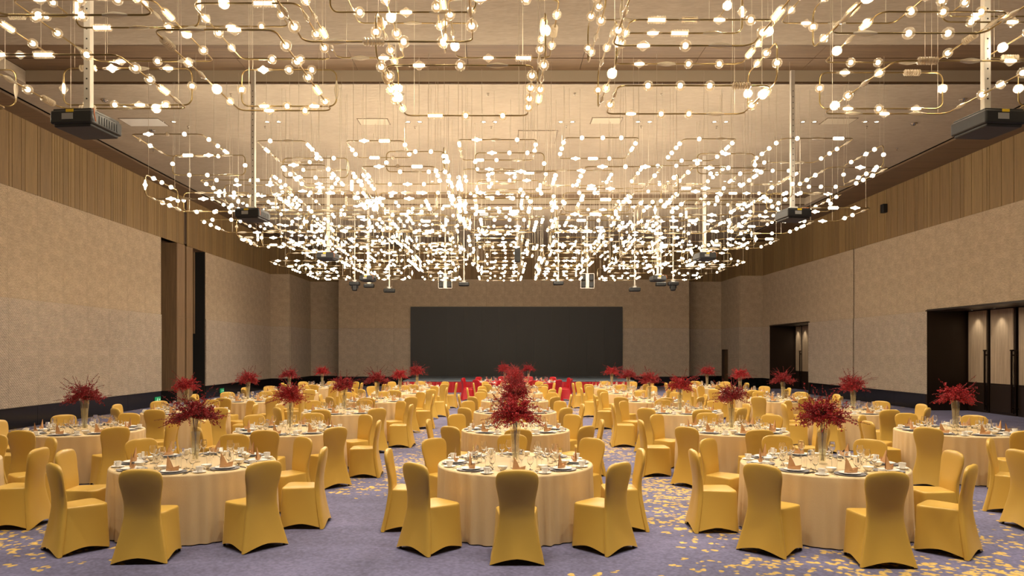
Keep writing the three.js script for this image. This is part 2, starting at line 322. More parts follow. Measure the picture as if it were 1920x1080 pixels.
{ // right wall with two door recesses
  const w = structure('wall_right', 'woven beige panels with dark door recesses under wood boards');
  const solid = [[-9, 19.4], [25.1, 34.8], [39.8, 40.95]], open = [[19.4, 25.1], [34.8, 39.8]];
  for (const [a, b] of solid) mesh('core', spanBox(XR, XR + 0.3, 0, BAND, -a, -b), M.woodBack, w);
  mesh('core', spanBox(XR, XR + 0.3, HEAD, 9.1, ZB, -40.95), M.woodBack, w);
  for (const [a, b] of [[-9, 19.4], [25.1, 29.4], [30.4, 34.8], [39.8, 40.95]]) { sideRun(w, XR, -1, a, b, SKIRT, SEAM, 1.1, 0.055, M.weave, 'woven_panel'); sideRun(w, XR, -1, a, b, 0, SKIRT, 2.2, 0.03, M.marble, 'skirting_slab', 0.003); }
  sideRun(w, XR, -1, 29.4, 30.36, SKIRT, SEAM, 1, 0.02, M.weave, 'woven_panel'); sideRun(w, XR, -1, 29.4, 30.4, 0, SKIRT, 1, 0.03, M.marble, 'skirting_slab', 0.003);
  for (const [a, b] of [[-9, 29.4], [30.4, 40.95]]) sideRun(w, XR, -1, a, b, SEAM, BAND, 1.2, 0.03, M.weaveUpper, 'woven_panel');
  sideRun(w, XR, -1, 29.4, 30.36, SEAM, BAND, 1, 0.012, M.weaveUpper, 'woven_panel');
  boards(w, 49.95, (m, s) => m.position.set(XR - 0.005, yBoard, -(s - 9)));
  for (const [a, b] of open) {
    const p = (x0, x1, y0, y1, z0, z1, m, n) => mesh(n, spanBox(x0, x1, y0, y1, -z0, -z1), m, w);
    p(XR - 0.05, XR + 1.4, 0, HEAD, b - 0.002, b + 0.1, M.bronze, 'recess_jamb'); p(XR - 0.05, XR + 1.4, 0, HEAD, a - 0.1, a + 0.002, M.bronze, 'recess_jamb');
    p(XR - 0.06, XR + 1.4, HEAD - 0.04, HEAD + 0.02, a, b, M.bronze, 'recess_head');
    p(XR + 1.55, XR + 1.7, 0, HEAD, a - 0.1, b + 0.1, M.black, 'recess_back'); p(XR + 0.3, XR + 1.7, HEAD + 0.02, HEAD + 0.1, a, b, M.black, 'recess_top');
  }
  // return and set-back piece with the small service door
  mesh('core', spanBox(13.68, XR + 0.3, 0, 9.1, -40.95, -41.15), M.woodBack, w);
  frontRun(w, 40.95, 13.68, XR, SKIRT, SEAM, 1.32, 0.05, M.weave, 'woven_panel'); frontRun(w, 40.95, 13.68, XR, SEAM, BAND, 1.32, 0.03, M.weaveUpper, 'woven_panel'); frontRun(w, 40.95, 13.68, XR, 0, SKIRT, 1.32, 0.03, M.marble, 'skirting_slab');
  boards(w, 1.32, (m, s) => { m.position.set(13.68 + s, yBoard, -40.95 + 0.005); m.rotation.y = Math.PI / 2; });
  mesh('core', spanBox(13.68, 13.98, 0, 9.1, -40.95, -43.0), M.woodBack, w); mesh('core', spanBox(13.68, 13.98, 2.2, 9.1, -43, -ZEND), M.woodBack, w);
  sideRun(w, 13.68, -1, 40.95, 43.0, SKIRT, SEAM, 1.1, 0.05, M.weave, 'woven_panel'); sideRun(w, 13.68, -1, 43.0, ZEND, 2.2, SEAM, 1.3, 0.05, M.weave, 'woven_panel'); sideRun(w, 13.68, -1, 40.95, ZEND, SEAM, BAND, 1.2, 0.03, M.weaveUpper, 'woven_panel'); sideRun(w, 13.68, -1, 40.95, 43.0, 0, SKIRT, 2.2, 0.03, M.marble, 'skirting_slab');
  boards(w, ZEND - 40.95, (m, s) => m.position.set(13.68 - 0.005, yBoard, -(40.95 + s)));
}
{ // back wall: projecting centre and recessed wings
  const w = structure('wall_back', 'woven beige stage wall with projecting centre section');
  const a = -9.79, b = 11.3;
  mesh('core', spanBox(-12.2, 14, 0, 9.1, -ZEND, -45.2), M.woodBack, w);
  mesh('core', spanBox(a, b, 0, 9.1, -ZC, -ZEND), M.woodBack, w);
  for (const [x0, x1] of [[-11.87, a], [b, 13.68]]) { frontRun(w, ZEND, x0, x1, SKIRT, SEAM, 1.05, 0.05, M.weave, 'woven_panel'); frontRun(w, ZEND, x0, x1, SEAM, BAND, 1.05, 0.03, M.weaveUpper, 'woven_panel'); frontRun(w, ZEND, x0, x1, 0, SKIRT, 2.1, 0.03, M.marble, 'skirting_slab'); boards(w, x1 - x0, (m, s) => { m.position.set(x0 + s, yBoard, -ZEND + 0.005); m.rotation.y = Math.PI / 2; }); }
  frontRun(w, ZC, a, b, SKIRT, SEAM, 1.11, 0.05, M.weave, 'woven_panel'); frontRun(w, ZC, a, b, SEAM, BAND, 1.11, 0.03, M.weaveUpper, 'woven_panel'); frontRun(w, ZC, a, b, 0, SKIRT, 2.2, 0.03, M.marble, 'skirting_slab');
  boards(w, b - a, (m, s) => { m.position.set(a + s, yBoard, -ZC + 0.005); m.rotation.y = Math.PI / 2; });
}
mesh('panelling', spanBox(-13.3, 15.3, 0, 9.1, ZB, ZB + 0.3), M.woodMid, structure('wall_front', 'wood panelled wall at the entrance end of the hall'));

/* door leaves in the recesses */
let doorNo = 0;
function doorLeaf(X, z0, z1, label, handleAt) {
  const d = structure('door_' + (++doorNo), label); d.position.set(X, 0, -(z0 + z1) / 2);
  const w = z1 - z0;
  mesh('frame', spanBox(0, 0.09, 0, HEAD - 0.04, w / 2, -w / 2), M.bronze, d);
  mesh('panel', rbox(0.05, HEAD - 0.04 - 0.98 - 0.05, w - 0.14, 0.006, -0.012, (HEAD - 0.04 + 0.98) / 2, 0), M.doorPanel, d);
  mesh('kick_panel', rbox(0.05, 0.86, w - 0.14, 0.006, -0.008, 0.5, 0), M.bronze, d);
  if (handleAt !== undefined) {
    const h = mesh('pull_handle', merge([rbox(0.05, 2.0, 0.05, 0.01, -0.11, 1.1, 0), rbox(0.1, 0.04, 0.05, 0.01, -0.07, 1.95, 0), rbox(0.1, 0.04, 0.05, 0.01, -0.07, 0.25, 0), rbox(0.1, 0.05, 0.07, 0.01, -0.1, 2.1, 0)]), M.pull, d);
    h.position.z = handleAt;
  }
}
doorLeaf(16.38, 24.02, 25.08, 'first door leaf in the near recess, pale panel over dark kick', 0.49);
doorLeaf(16.38, 22.75, 23.95, 'second door leaf in the near recess, pale panel over dark kick', 0.56);
doorLeaf(16.38, 21.45, 22.65, 'third door leaf in the near recess, pale panel over dark kick', -0.56);
doorLeaf(16.38, 20.2, 21.4, 'fourth door leaf in the near recess, pale panel over dark kick', -0.56);
doorLeaf(16.38, 38.95, 39.75, 'first door leaf in the far recess, pale panel over dark kick', 0.38);
doorLeaf(16.38, 38.0, 38.9, 'second door leaf in the far recess, pale panel over dark kick');
doorLeaf(16.38, 36.6, 37.9, 'third door leaf in the far recess, pale panel over dark kick', 0.5);
{ const d = structure('door_' + (++doorNo), 'small service door of brown wood beside the stage'); mesh('leaf', spanBox(13.86, 13.92, 0, 2.2, -43.55, -ZEND), M.woodDark, d); mesh('jamb', spanBox(13.7, 13.98, 0, 2.2, -43.0, -43.03), M.bronze, d); mesh('back', spanBox(13.94, 14.0, 0, 2.2, -43, -ZEND), M.black, d); }
// downlights above the doors
const recessSpots = [];
function doorLight(X, Z, where) {
  const t = thing('recessed_downlight', 'small round downlight in the door recess head, ' + where, 'downlight', [X, HEAD - 0.055, -Z], 0, 'downlights over the doors');
  mesh('trim_ring', lathe([[0.03, 0.012], [0.05, 0.014], [0.05, 0.002], [0.03, 0], [0.03, 0.012]], 16), M.chrome, t);
  mesh('lamp_face', cyl(0.03, 0.03, 0.006, 16, 0, 0.01, 0), M.spotGlow, t);
  const s = new THREE.SpotLight(LAMP, 3.6, 0, 0.66, 1, 2); s.position.set(X, HEAD - 0.07, -Z); s.target.position.set(X + 0.25, 0, -Z); s.castShadow = true; s.shadow.radius = 1.5; scene.add(s, s.target);
}
doorLight(16.12, 24.5, 'over the first near leaf'); doorLight(16.12, 23.35, 'over the second near leaf'); doorLight(16.12, 22.0, 'over the third near leaf'); doorLight(16.12, 39.35, 'over the first far leaf'); doorLight(16.12, 38.45, 'over the second far leaf');

/* exit signs low on the left skirting */
function exitSign(Z, where) {
  const t = thing('exit_sign', 'green running man exit sign on black skirting, ' + where, 'exit sign', [XL + 0.03, 0.26, -Z], Math.PI / 2, 'exit signs on the skirting');
  mesh('plate', rbox(0.42, 0.2, 0.03, 0.008, 0, 0, 0.015), M.exitGreen, t);
  const man = []; const bar = (x0, y0, x1, y1, w) => { const L = Math.hypot(x1 - x0, y1 - y0), g = new THREE.BoxGeometry(L, w, 0.004); g.rotateZ(Math.atan2(y1 - y0, x1 - x0)); g.translate((x0 + x1) / 2, (y0 + y1) / 2, 0.033); man.push(g); };
  bar(-0.05, -0.005, -0.03, 0.035, 0.02); bar(-0.05, -0.005, -0.085, -0.03, 0.012); bar(-0.085, -0.03, -0.11, -0.02, 0.01); bar(-0.05, -0.005, -0.03, -0.04, 0.012); bar(-0.03, -0.04, -0.045, -0.065, 0.01); bar(-0.03, 0.03, 0, 0.01, 0.009); bar(-0.035, 0.03, -0.07, 0.02, 0.009);
  const hd = new THREE.CylinderGeometry(0.011, 0.011, 0.004, 12); hd.rotateX(Math.PI / 2); hd.translate(-0.022, 0.058, 0.033); man.push(hd);
  mesh('running_figure', merge(man), M.exitWhite, t);
  const ar = []; const ab = (x0, y0, x1, y1) => { const L = Math.hypot(x1 - x0, y1 - y0), g = new THREE.BoxGeometry(L, 0.014, 0.004); g.rotateZ(Math.atan2(y1 - y0, x1 - x0)); g.translate((x0 + x1) / 2, (y0 + y1) / 2, 0.033); ar.push(g); };
  ab(0.04, 0, 0.16, 0); ab(0.16, 0, 0.12, 0.035); ab(0.16, 0, 0.12, -0.035);
  mesh('arrow', merge(ar), M.exitWhite, t);
}
exitSign(26.9, 'beside the dark niche'); exitSign(33.1, 'beyond the dark niche');

/* stage and screen */
{
  const X0 = -4.98, X1 = 6.73, Z0 = 36.1, Z1 = 42.75;
  const s = thing('stage', 'low grey stage with red skirt below the black screen', 'stage', [0, 0, 0]);
  const nx = 6, nz = 3;
  for (let i = 0; i < nx; i++) for (let k = 0; k < nz; k++) mesh('deck_panel', rbox((X1 - X0) / nx - 0.02, 0.06, (Z1 - Z0) / nz - 0.02, 0.006, X0 + (i + 0.5) * (X1 - X0) / nx, 0.575, -(Z0 + (k + 0.5) * (Z1 - Z0) / nz)), M.stageTop, s);
  mesh('frame', spanBox(X0 + 0.1, X1 - 0.1, 0.05, 0.54, -Z0 - 0.15, -Z1 + 0.1), M.black, s);
  const N = 420, pos = [], idx = [], per = [[X0, Z1], [X0, Z0], [X1, Z0], [X1, Z1]], pts = [];
  for (let e = 0; e < 3; e++) { const [ax, az] = per[e], [bx, bz] = per[e + 1], n = e === 1 ? N : 120; for (let k = 0; k < n; k++) { const t = k / n, w = 0.022 * Math.sin(k * 0.9) + 0.012 * Math.sin(k * 0.37); pts.push(e === 1 ? [lerp(ax, bx, t), az - 0.03 + w] : [ax + (e ? 1 : -1) * (0.03 - w), lerp(az, bz, t)]); } }
  for (const [x, z] of pts) pos.push(x, 0.545, -z * 1, x, 0.004, -z);
  for (let k = 0; k < pts.length - 1; k++) idx.push(2 * k, 2 * k + 1, 2 * k + 2, 2 * k + 2, 2 * k + 1, 2 * k + 3);
  const g = new THREE.BufferGeometry(); g.setAttribute('position', new THREE.Float32BufferAttribute(pos, 3)); g.setIndex(idx); g.computeVertexNormals();
  M.redCloth.side = THREE.DoubleSide;
  mesh('skirt', g, M.redCloth, s);
  const v = thing('led_screen', 'large matte black screen on the stage wall', 'screen', [0.915, 0, -ZC + 0.12]);
  for (let i = 0; i < 12; i++) mesh('screen_module', rbox(12.61 / 12 - 0.002, 4.3, 0.1, 0.002, -12.61 / 2 + (i + 0.5) * 12.61 / 12, 2.57, 0), M.screen, v);
  mesh('border', merge([box(12.7, 0.05, 0.11, 0, 4.74, 0), box(0.05, 4.3, 0.11, -6.33, 2.57, 0), box(0.05, 4.3, 0.11, 6.33, 2.57, 0)]), M.plasticBlack, v);
}

/* ---------- chair ---------- */
const sup = (phi, p) => { const c = Math.cos(phi), s = Math.sin(phi), r = Math.pow(Math.pow(Math.abs(c), p) + Math.pow(Math.abs(s), p), -1 / p); return [c * r, s * r]; };
const rearW = t => 0.172 + 0.094 * Math.pow(1 - t, 1.15), rearZ = t => 0.214 + 0.073 * Math.pow(1 - t, 1.3);
const hemAt = m => 0.004 + 0.062 * (1 - Math.pow(m, 1.6)), pinAt = (m, t) => 1 - 0.045 * (1 - m) * Math.sin(Math.PI * (1 - t));   // cloth stretched between the legs
function skirtGeo() {
  const N = 44, rings = [];
  const ring = (t, y, k = 1) => { const o = []; for (let i = 0; i < N; i++) { const [u, v] = sup(2 * Math.PI * i / N + 0.07, 7), m = Math.min(Math.abs(u), Math.abs(v)), f = (v + 1) / 2;
    const wf = 0.222 + 0.02 * (1 - t), zf = -0.225 - 0.02 * (1 - t), hem = hemAt(m), pin = pinAt(m, t);
    o.push([u * lerp(wf, rearW(t) - 0.002, f) * k * pin, y !== undefined ? y : hem + (0.452 - hem) * t, lerp(zf, rearZ(t) - 0.012, f) * pin * k]); } return o; };
  for (const t of [0, 0.12, 0.25, 0.4, 0.55, 0.7, 0.82, 0.92, 0.99]) rings.push(ring(t));
  rings.push(ring(1, 0.463, 0.988), ring(1, 0.47, 0.955), ring(1, 0.474, 0.85), ring(1, 0.477, 0.5));
  return loft(rings.map(r => r.slice().reverse()), false, true);
}
function backGeo() {                                                   // rear panel running from the hem to the top of the back
  const N = 32, rings = [];
  for (const t of [0, 0.1, 0.22, 0.36, 0.5, 0.64, 0.78, 0.9, 0.98]) { const o = []; for (let i = 0; i < N; i++) { const [u, v] = sup(2 * Math.PI * i / N, 4.5), m = Math.abs(u), hem = hemAt(Math.min(1, m)), pin = pinAt(m, t); o.push([u * rearW(t) * pin, hem + (0.452 - hem) * t, (rearZ(t) - 0.034) * pin + v * 0.034]); } rings.push(o.reverse()); }
  const rows = [[0.475, 0.171, 0.2145], [0.51, 0.1715, 0.2165], [0.55, 0.173, 0.22], [0.59, 0.176, 0.2255], [0.63, 0.182, 0.2325], [0.68, 0.191, 0.241], [0.74, 0.203, 0.251], [0.79, 0.209, 0.259], [0.83, 0.207, 0.264], [0.86, 0.198, 0.267], [0.882, 0.182, 0.268], [0.898, 0.157, 0.267], [0.909, 0.122, 0.263], [0.916, 0.07, 0.256]];
  const dep = [0.034, 0.034, 0.034, 0.033, 0.032, 0.031, 0.031, 0.031, 0.031, 0.03, 0.029, 0.026, 0.021, 0.012];
  rows.forEach(([y, w, z], q) => { const o = [], d = dep[q]; for (let i = 0; i < N; i++) { const [u, v] = sup(2 * Math.PI * i / N, lerp(4.2, 3, Math.min(1, q / 5))); o.push([u * w, y, z - d + v * d - 0.012 * u * u * Math.min(1, q / 4)]); } rings.push(o.reverse()); });
  return loft(rings, false, true);
}
const coverGeo = mergeGeometries([skirtGeo(), backGeo()]);
const footGeo = lathe([[0, 0], [0.012, 0], [0.014, 0.005], [0.011, 0.03], [0, 0.03]], 10);
function makeChair(mat, feet) {
  const g = new THREE.Group();
  mesh('stretch_cover', coverGeo, mat, g);
  if (feet) for (const [x, z] of [[-0.228, -0.226], [0.228, -0.226], [-0.25, 0.27], [0.25, 0.27]]) mesh('foot', footGeo, M.foot, g).position.set(x * 0.9, 0.0, z * 0.9);
  return g;
}
const chairNear = makeChair(M.satin, true), chairFar = makeChair(M.satin, false), chairRed = makeChair(M.satinRed, false);
const ROWS = [8.38, 12.0, 15.6, 19.2, 22.8, 26.4];
const COLS = [[-6.95, -6.91, -6.88, -6.81, -6.77, -6.62], [-3.6, -3.51, -3.43, -3.34, -3.23, -3.11], [0.163, 0.24, 0.3, 0.36, 0.42, 0.48], [3.72, 3.84, 3.9, 3.98, 4.05, 4.08], [7.5, 7.5, 7.68, 7.57, 7.62, 7.6]];
const DZ = [[0, -0.15, 0, 0, 0, 0], [0.03, -0.12, 0, 0, 0, 0], [0, 0, 0, 0, 0, 0], [-0.1, -0.08, 0, 0, 0, 0], [0, -0.2, 0, 0, 0, 0]];
const rowWord = ['front', 'second', 'third', 'fourth', 'fifth', 'rear'], colWord = ['outer left', 'inner left', 'centre', 'inner right', 'outer right'];
const seatWord = ['near', 'near-right', 'right', 'far-right', 'far', 'far-left', 'left', 'near-left'];

/* ---------- tableware geometries ---------- */
const shell = (pts, seg = 18) => lathe(pts, seg);
const TW = {
  charger: shell([[0, 0], [0.1, 0], [0.155, 0.008], [0.158, 0.011], [0.15, 0.012], [0.1, 0.006], [0, 0.006]], 28),
  plate: shell([[0, 0], [0.07, 0], [0.075, 0.003], [0.108, 0.014], [0.11, 0.017], [0.104, 0.017], [0.07, 0.007], [0, 0.007]], 24),
  bowl: shell([[0, 0], [0.024, 0], [0.025, 0.006], [0.046, 0.026], [0.058, 0.05], [0.056, 0.052], [0.043, 0.028], [0.02, 0.01], [0, 0.009]], 18),
  saucer: shell([[0, 0], [0.04, 0], [0.07, 0.01], [0.072, 0.013], [0.066, 0.013], [0.036, 0.005], [0, 0.005]], 18),
  cup: (() => { const b = shell([[0, 0], [0.022, 0], [0.026, 0.005], [0.036, 0.03], [0.04, 0.06], [0.038, 0.062], [0.034, 0.032], [0.022, 0.01], [0, 0.009]], 16); const t = new THREE.TorusGeometry(0.017, 0.0045, 6, 12, Math.PI * 1.2); t.rotateZ(-Math.PI * 0.6); t.translate(0.043, 0.034, 0); return [b, t]; })(),
  wine: shell([[0, 0], [0.034, 0], [0.034, 0.002], [0.008, 0.006], [0.0042, 0.02], [0.0042, 0.088], [0.012, 0.1], [0.03, 0.118], [0.04, 0.145], [0.04, 0.165], [0.032, 0.212], [0.0305, 0.212], [0.0385, 0.165], [0.0385, 0.146], [0.0285, 0.12], [0.011, 0.103], [0, 0.1]], 18),
  tumbler: shell([[0, 0], [0.027, 0], [0.031, 0.12], [0.0295, 0.12], [0.0255, 0.007], [0, 0.006]], 16),
  goblet: shell([[0, 0], [0.03, 0], [0.03, 0.002], [0.008, 0.006], [0.0045, 0.018], [0.0045, 0.05], [0.02, 0.064], [0.034, 0.088], [0.036, 0.11], [0.031, 0.15], [0.0295, 0.15], [0.0345, 0.11], [0.0325, 0.089], [0.018, 0.066], [0, 0.06]], 18),
};
function flatware(kind) {
  const hnd = rbox(0.012, 0.003, 0.11, 0.0014, 0, 0.002, 0.055);
  if (kind === 'knife') { const b = rbox(0.017, 0.0022, 0.1, 0.001, 0.001, 0.002, -0.05); return merge([hnd, b]); }
  if (kind === 'spoon') { const b = new THREE.SphereGeometry(0.02, 10, 6, 0, 6.3, Math.PI / 2, Math.PI / 2); b.scale(1, 0.35, 1.5); b.translate(0, 0.0085, -0.03); return merge([hnd, b]); }
  const base = rbox(0.024, 0.0022, 0.03, 0.001, 0, 0.002, -0.012); const tin = [-0.0095, -0.0032, 0.0032, 0.0095].map(x => rbox(0.0035, 0.002, 0.05, 0.0008, x, 0.002, -0.05));
  return merge([hnd, base, ...tin]);
}
const FW = { knife: flatware('knife'), fork: flatware('fork'), spoon: flatware('spoon'), chop: merge([-0.005, 0.005].map(x => { const g = new THREE.CylinderGeometry(0.002, 0.0033, 0.24, 6); g.rotateX(Math.PI / 2); g.translate(x, 0.0036, 0); return g; })) };
// napkin: boat-shaped folded base and a tall pointed sail
function napkinGeo(v) {
  const g = [];
  const strip = (fn, nu, nv) => { const pos = [], idx = []; for (let i = 0; i <= nu; i++) for (let j = 0; j <= nv; j++) pos.push(...fn(i / nu, j / nv)); for (let i = 0; i < nu; i++) for (let j = 0; j < nv; j++) { const a = i * (nv + 1) + j, b = a + nv + 1; idx.push(a, b, a + 1, a + 1, b, b + 1); } const q = new THREE.BufferGeometry(); q.setAttribute('position', new THREE.Float32BufferAttribute(pos, 3)); q.setIndex(idx); q.computeVertexNormals(); return q.toNonIndexed(); };
  // two hull flaps
  for (const s of [-1, 1]) g.push(strip((u, w) => { const x = -0.075 + 0.165 * u, bulge = Math.sin(Math.PI * Math.min(1, u * 1.02)); return [x + 0.012 * w, 0.03 * w + 0.028 * w * Math.pow(u, 2.5) + 0.002, s * (0.03 * bulge * (0.6 + 0.6 * w) + 0.002)]; }, 10, 3));
  g.push(strip((u, w) => { const x = -0.068 + 0.12 * u; return [x, 0.02 + 0.018 * Math.pow(u, 2), (w * 2 - 1) * 0.026 * Math.sin(Math.PI * Math.min(1, u * 0.95 + 0.05))]; }, 8, 2));
  // sail, a bent double sheet
  for (const s of [0.5, -0.5]) g.push(strip((u, w) => { const h = 0.145 + 0.01 * v, wid = 0.1 * Math.pow(1 - u, 0.8); const x = -0.065 + wid * w + 0.018 * u * (1 - v * 0.4); return [x, 0.012 + h * u, s * (0.034 * (1 - u) + 0.004) * Math.sin(Math.PI * (0.15 + 0.7 * w)) + 0.012 * Math.sin(w * 2.4) * (1 - u) * (v ? 1 : -1)]; }, 8, 5));
  return merge(g);
}
const NAP = [napkinGeo(0), napkinGeo(1)]; for (const g of NAP) g.scale(0.86, 0.98, 0.9);

/* ---------- tablecloth ---------- */
function clothGeo(R, H, folds, amp, sd) {
  const N = 340, rings = [];
  const ph = [sd, sd * 1.7, sd * 2.9];
  const wave = a => { const g = 0.62 + 0.38 * Math.sin(5 * a + ph[1]) * Math.sin(3 * a + ph[2]); return g * (0.7 * Math.cos(folds * a + ph[0] + 1.6 * Math.sin(4 * a + ph[1])) + 0.35 * Math.cos((folds - 13) * a + ph[2])) + 0.3 * Math.cos(9 * a + ph[1]); };
  for (const f of [0.2, 0.6, 0.94]) rings.push([f * R, H, 0]);
  rings.push([R * 0.985, H - 0.0005, 0], [R, H - 0.006, 0], [R + 0.006, H - 0.02, 0.02]);
  for (const y of [0.68, 0.6, 0.5, 0.4, 0.3, 0.2, 0.1, 0.012]) { const t = 1 - y / H; rings.push([R + 0.006 + 0.03 * t, y * H / 0.752, Math.pow(t, 0.6)]); }
  const out = rings.map(([r, y, k]) => { const o = []; for (let i = 0; i < N; i++) { const a = 2 * Math.PI * i / N, q = r + amp * k * (wave(a) - 0.6); o.push([q * Math.sin(a), y, q * Math.cos(a)]); } return o; });
  const g = loft(out.reverse(), false, true);
  const p = g.attributes.position, uv = new Float32Array(p.count * 2);
  for (let i = 0; i < p.count; i++) { const x = p.getX(i), y = p.getY(i), z = p.getZ(i), r = Math.hypot(x, z); if (y > H - 0.004) { uv[2 * i] = x; uv[2 * i + 1] = z; } else { let a = Math.atan2(x, z); uv[2 * i] = a * R; uv[2 * i + 1] = y + 3; } }
  g.setAttribute('uv', new THREE.BufferAttribute(uv, 2));
  return g;
}
const TOP = 0.752, cloths = [1.1, 2.6, 4.3].map(s => clothGeo(0.9, TOP, 40, 0.032, s));

/* ---------- vase and bouquet ---------- */
const vaseGeo = shell([[0, 0], [0.055, 0], [0.056, 0.006], [0.042, 0.012], [0.038, 0.03], [0.044, 0.15], [0.054, 0.32], [0.068, 0.5], [0.064, 0.5], [0.05, 0.32], [0.04, 0.15], [0.03, 0.035], [0, 0.03]], 24);
const waterGeo = shell([[0, 0.034], [0.029, 0.037], [0.0385, 0.15], [0.0475, 0.3], [0.052, 0.36], [0, 0.36]], 18);
const stemGeo = merge([0, 1, 2, 3, 4].map(k => { const a = k * 1.3; const g = new THREE.TubeGeometry(new THREE.CatmullRomCurve3([new THREE.Vector3(0.015 * Math.cos(a), 0.04, 0.015 * Math.sin(a)), new THREE.Vector3(0.006 * Math.cos(a + 2), 0.25, 0.006 * Math.sin(a + 2)), new THREE.Vector3(0.03 * Math.cos(a + 1), 0.52, 0.03 * Math.sin(a + 1))]), 8, 0.0035, 5); return g; }));
function bouquet(sd) {
  seed = sd * 7919;
  const pos = [], tw = [];
  const petal = (c, s) => {
    const d = new THREE.Vector3(rr(-1, 1), rr(-1, 1), rr(-1, 1)).normalize(), e = new THREE.Vector3(rr(-1, 1), rr(-1, 1), rr(-1, 1)).cross(d).normalize();
    const a = c.clone(), b = c.clone().addScaledVector(d, s * 0.5).addScaledVector(e, s * 0.38), t = c.clone().addScaledVector(d, s), q = c.clone().addScaledVector(d, s * 0.5).addScaledVector(e, -s * 0.38);
    for (const v of [a, b, t, a, t, q]) pos.push(v.x, v.y, v.z);
  };
  const twigs = 118;
  for (let k = 0; k < twigs; k++) {
    const stray = k > twigs - 20, az = rr(0, 6.283), el = stray ? rr(-0.15, 1.3) : Math.asin(rr(-0.28, 0.96)), len = stray ? rr(0.38, 0.54) : rr(0.2, 0.345);
    const dir = new THREE.Vector3(Math.cos(el) * Math.cos(az), Math.sin(el) * (stray ? 0.9 : 0.85), Math.cos(el) * Math.sin(az));
    const bend = new THREE.Vector3(rr(-1, 1), rr(-0.6, 0.9), rr(-1, 1)).multiplyScalar(0.05), o = new THREE.Vector3(rr(-0.03, 0.03), 0.05, rr(-0.03, 0.03));
    const pt = t => o.clone().addScaledVector(dir, len * t).addScaledVector(bend, Math.sin(Math.PI * t) * 1.0).add(new THREE.Vector3(0, -0.06 * t * t * (1 - Math.max(0, dir.y)), 0));
    tw.push(new THREE.TubeGeometry(new THREE.CatmullRomCurve3([0, 0.35, 0.7, 1].map(pt)), 5, stray ? 0.0026 : 0.0022, 3));
    const n = stray ? 18 : 28;
    for (let i = 0; i < n; i++) { const t = lerp(stray ? 0.35 : 0.3, 1, (i + rnd()) / n), c = pt(t).add(new THREE.Vector3(rr(-1, 1), rr(-1, 1), rr(-1, 1)).multiplyScalar(stray ? 0.009 : 0.018)); const s = stray ? rr(0.009, 0.016) : rr(0.013, 0.024); petal(c, s); petal(c, s); }
  }
  const g = new THREE.BufferGeometry(); g.setAttribute('position', new THREE.Float32BufferAttribute(pos, 3)); g.computeVertexNormals();
  return [g, merge(tw)];
}
const BQ = [3, 8, 21].map(bouquet);
seed = 777;
function addFlowers(x, y, z, where, k) {
  const v = thing('glass_vase', 'tall tapered clear glass vase half full of water, ' + where, 'vase', [x, y, z], 0, 'vases on the banquet tables');
  mesh('glass_body', vaseGeo, M.vase, v); mesh('water', waterGeo, M.water, v); mesh('stems', stemGeo, M.twig, v);
  const b = thing('flower_bouquet', 'wide spray of small red blossoms in the vase, ' + where, 'flowers', [x, y + 0.5, z], rr(0, 6.28), 'red bouquets in tall vases');
  b.userData.label = 'wide spray of small red blossoms in the vase, ' + where;
  const s = rr(0.94, 1.06); b.scale.set(s, s * rr(0.92, 1.06), s);
  tag(mesh('blossoms', BQ[k][0], M.blossoms[k], b), null, null, null, 'stuff'); tag(mesh('twigs', BQ[k][1], M.twig, b), null, null, null, 'stuff');
}

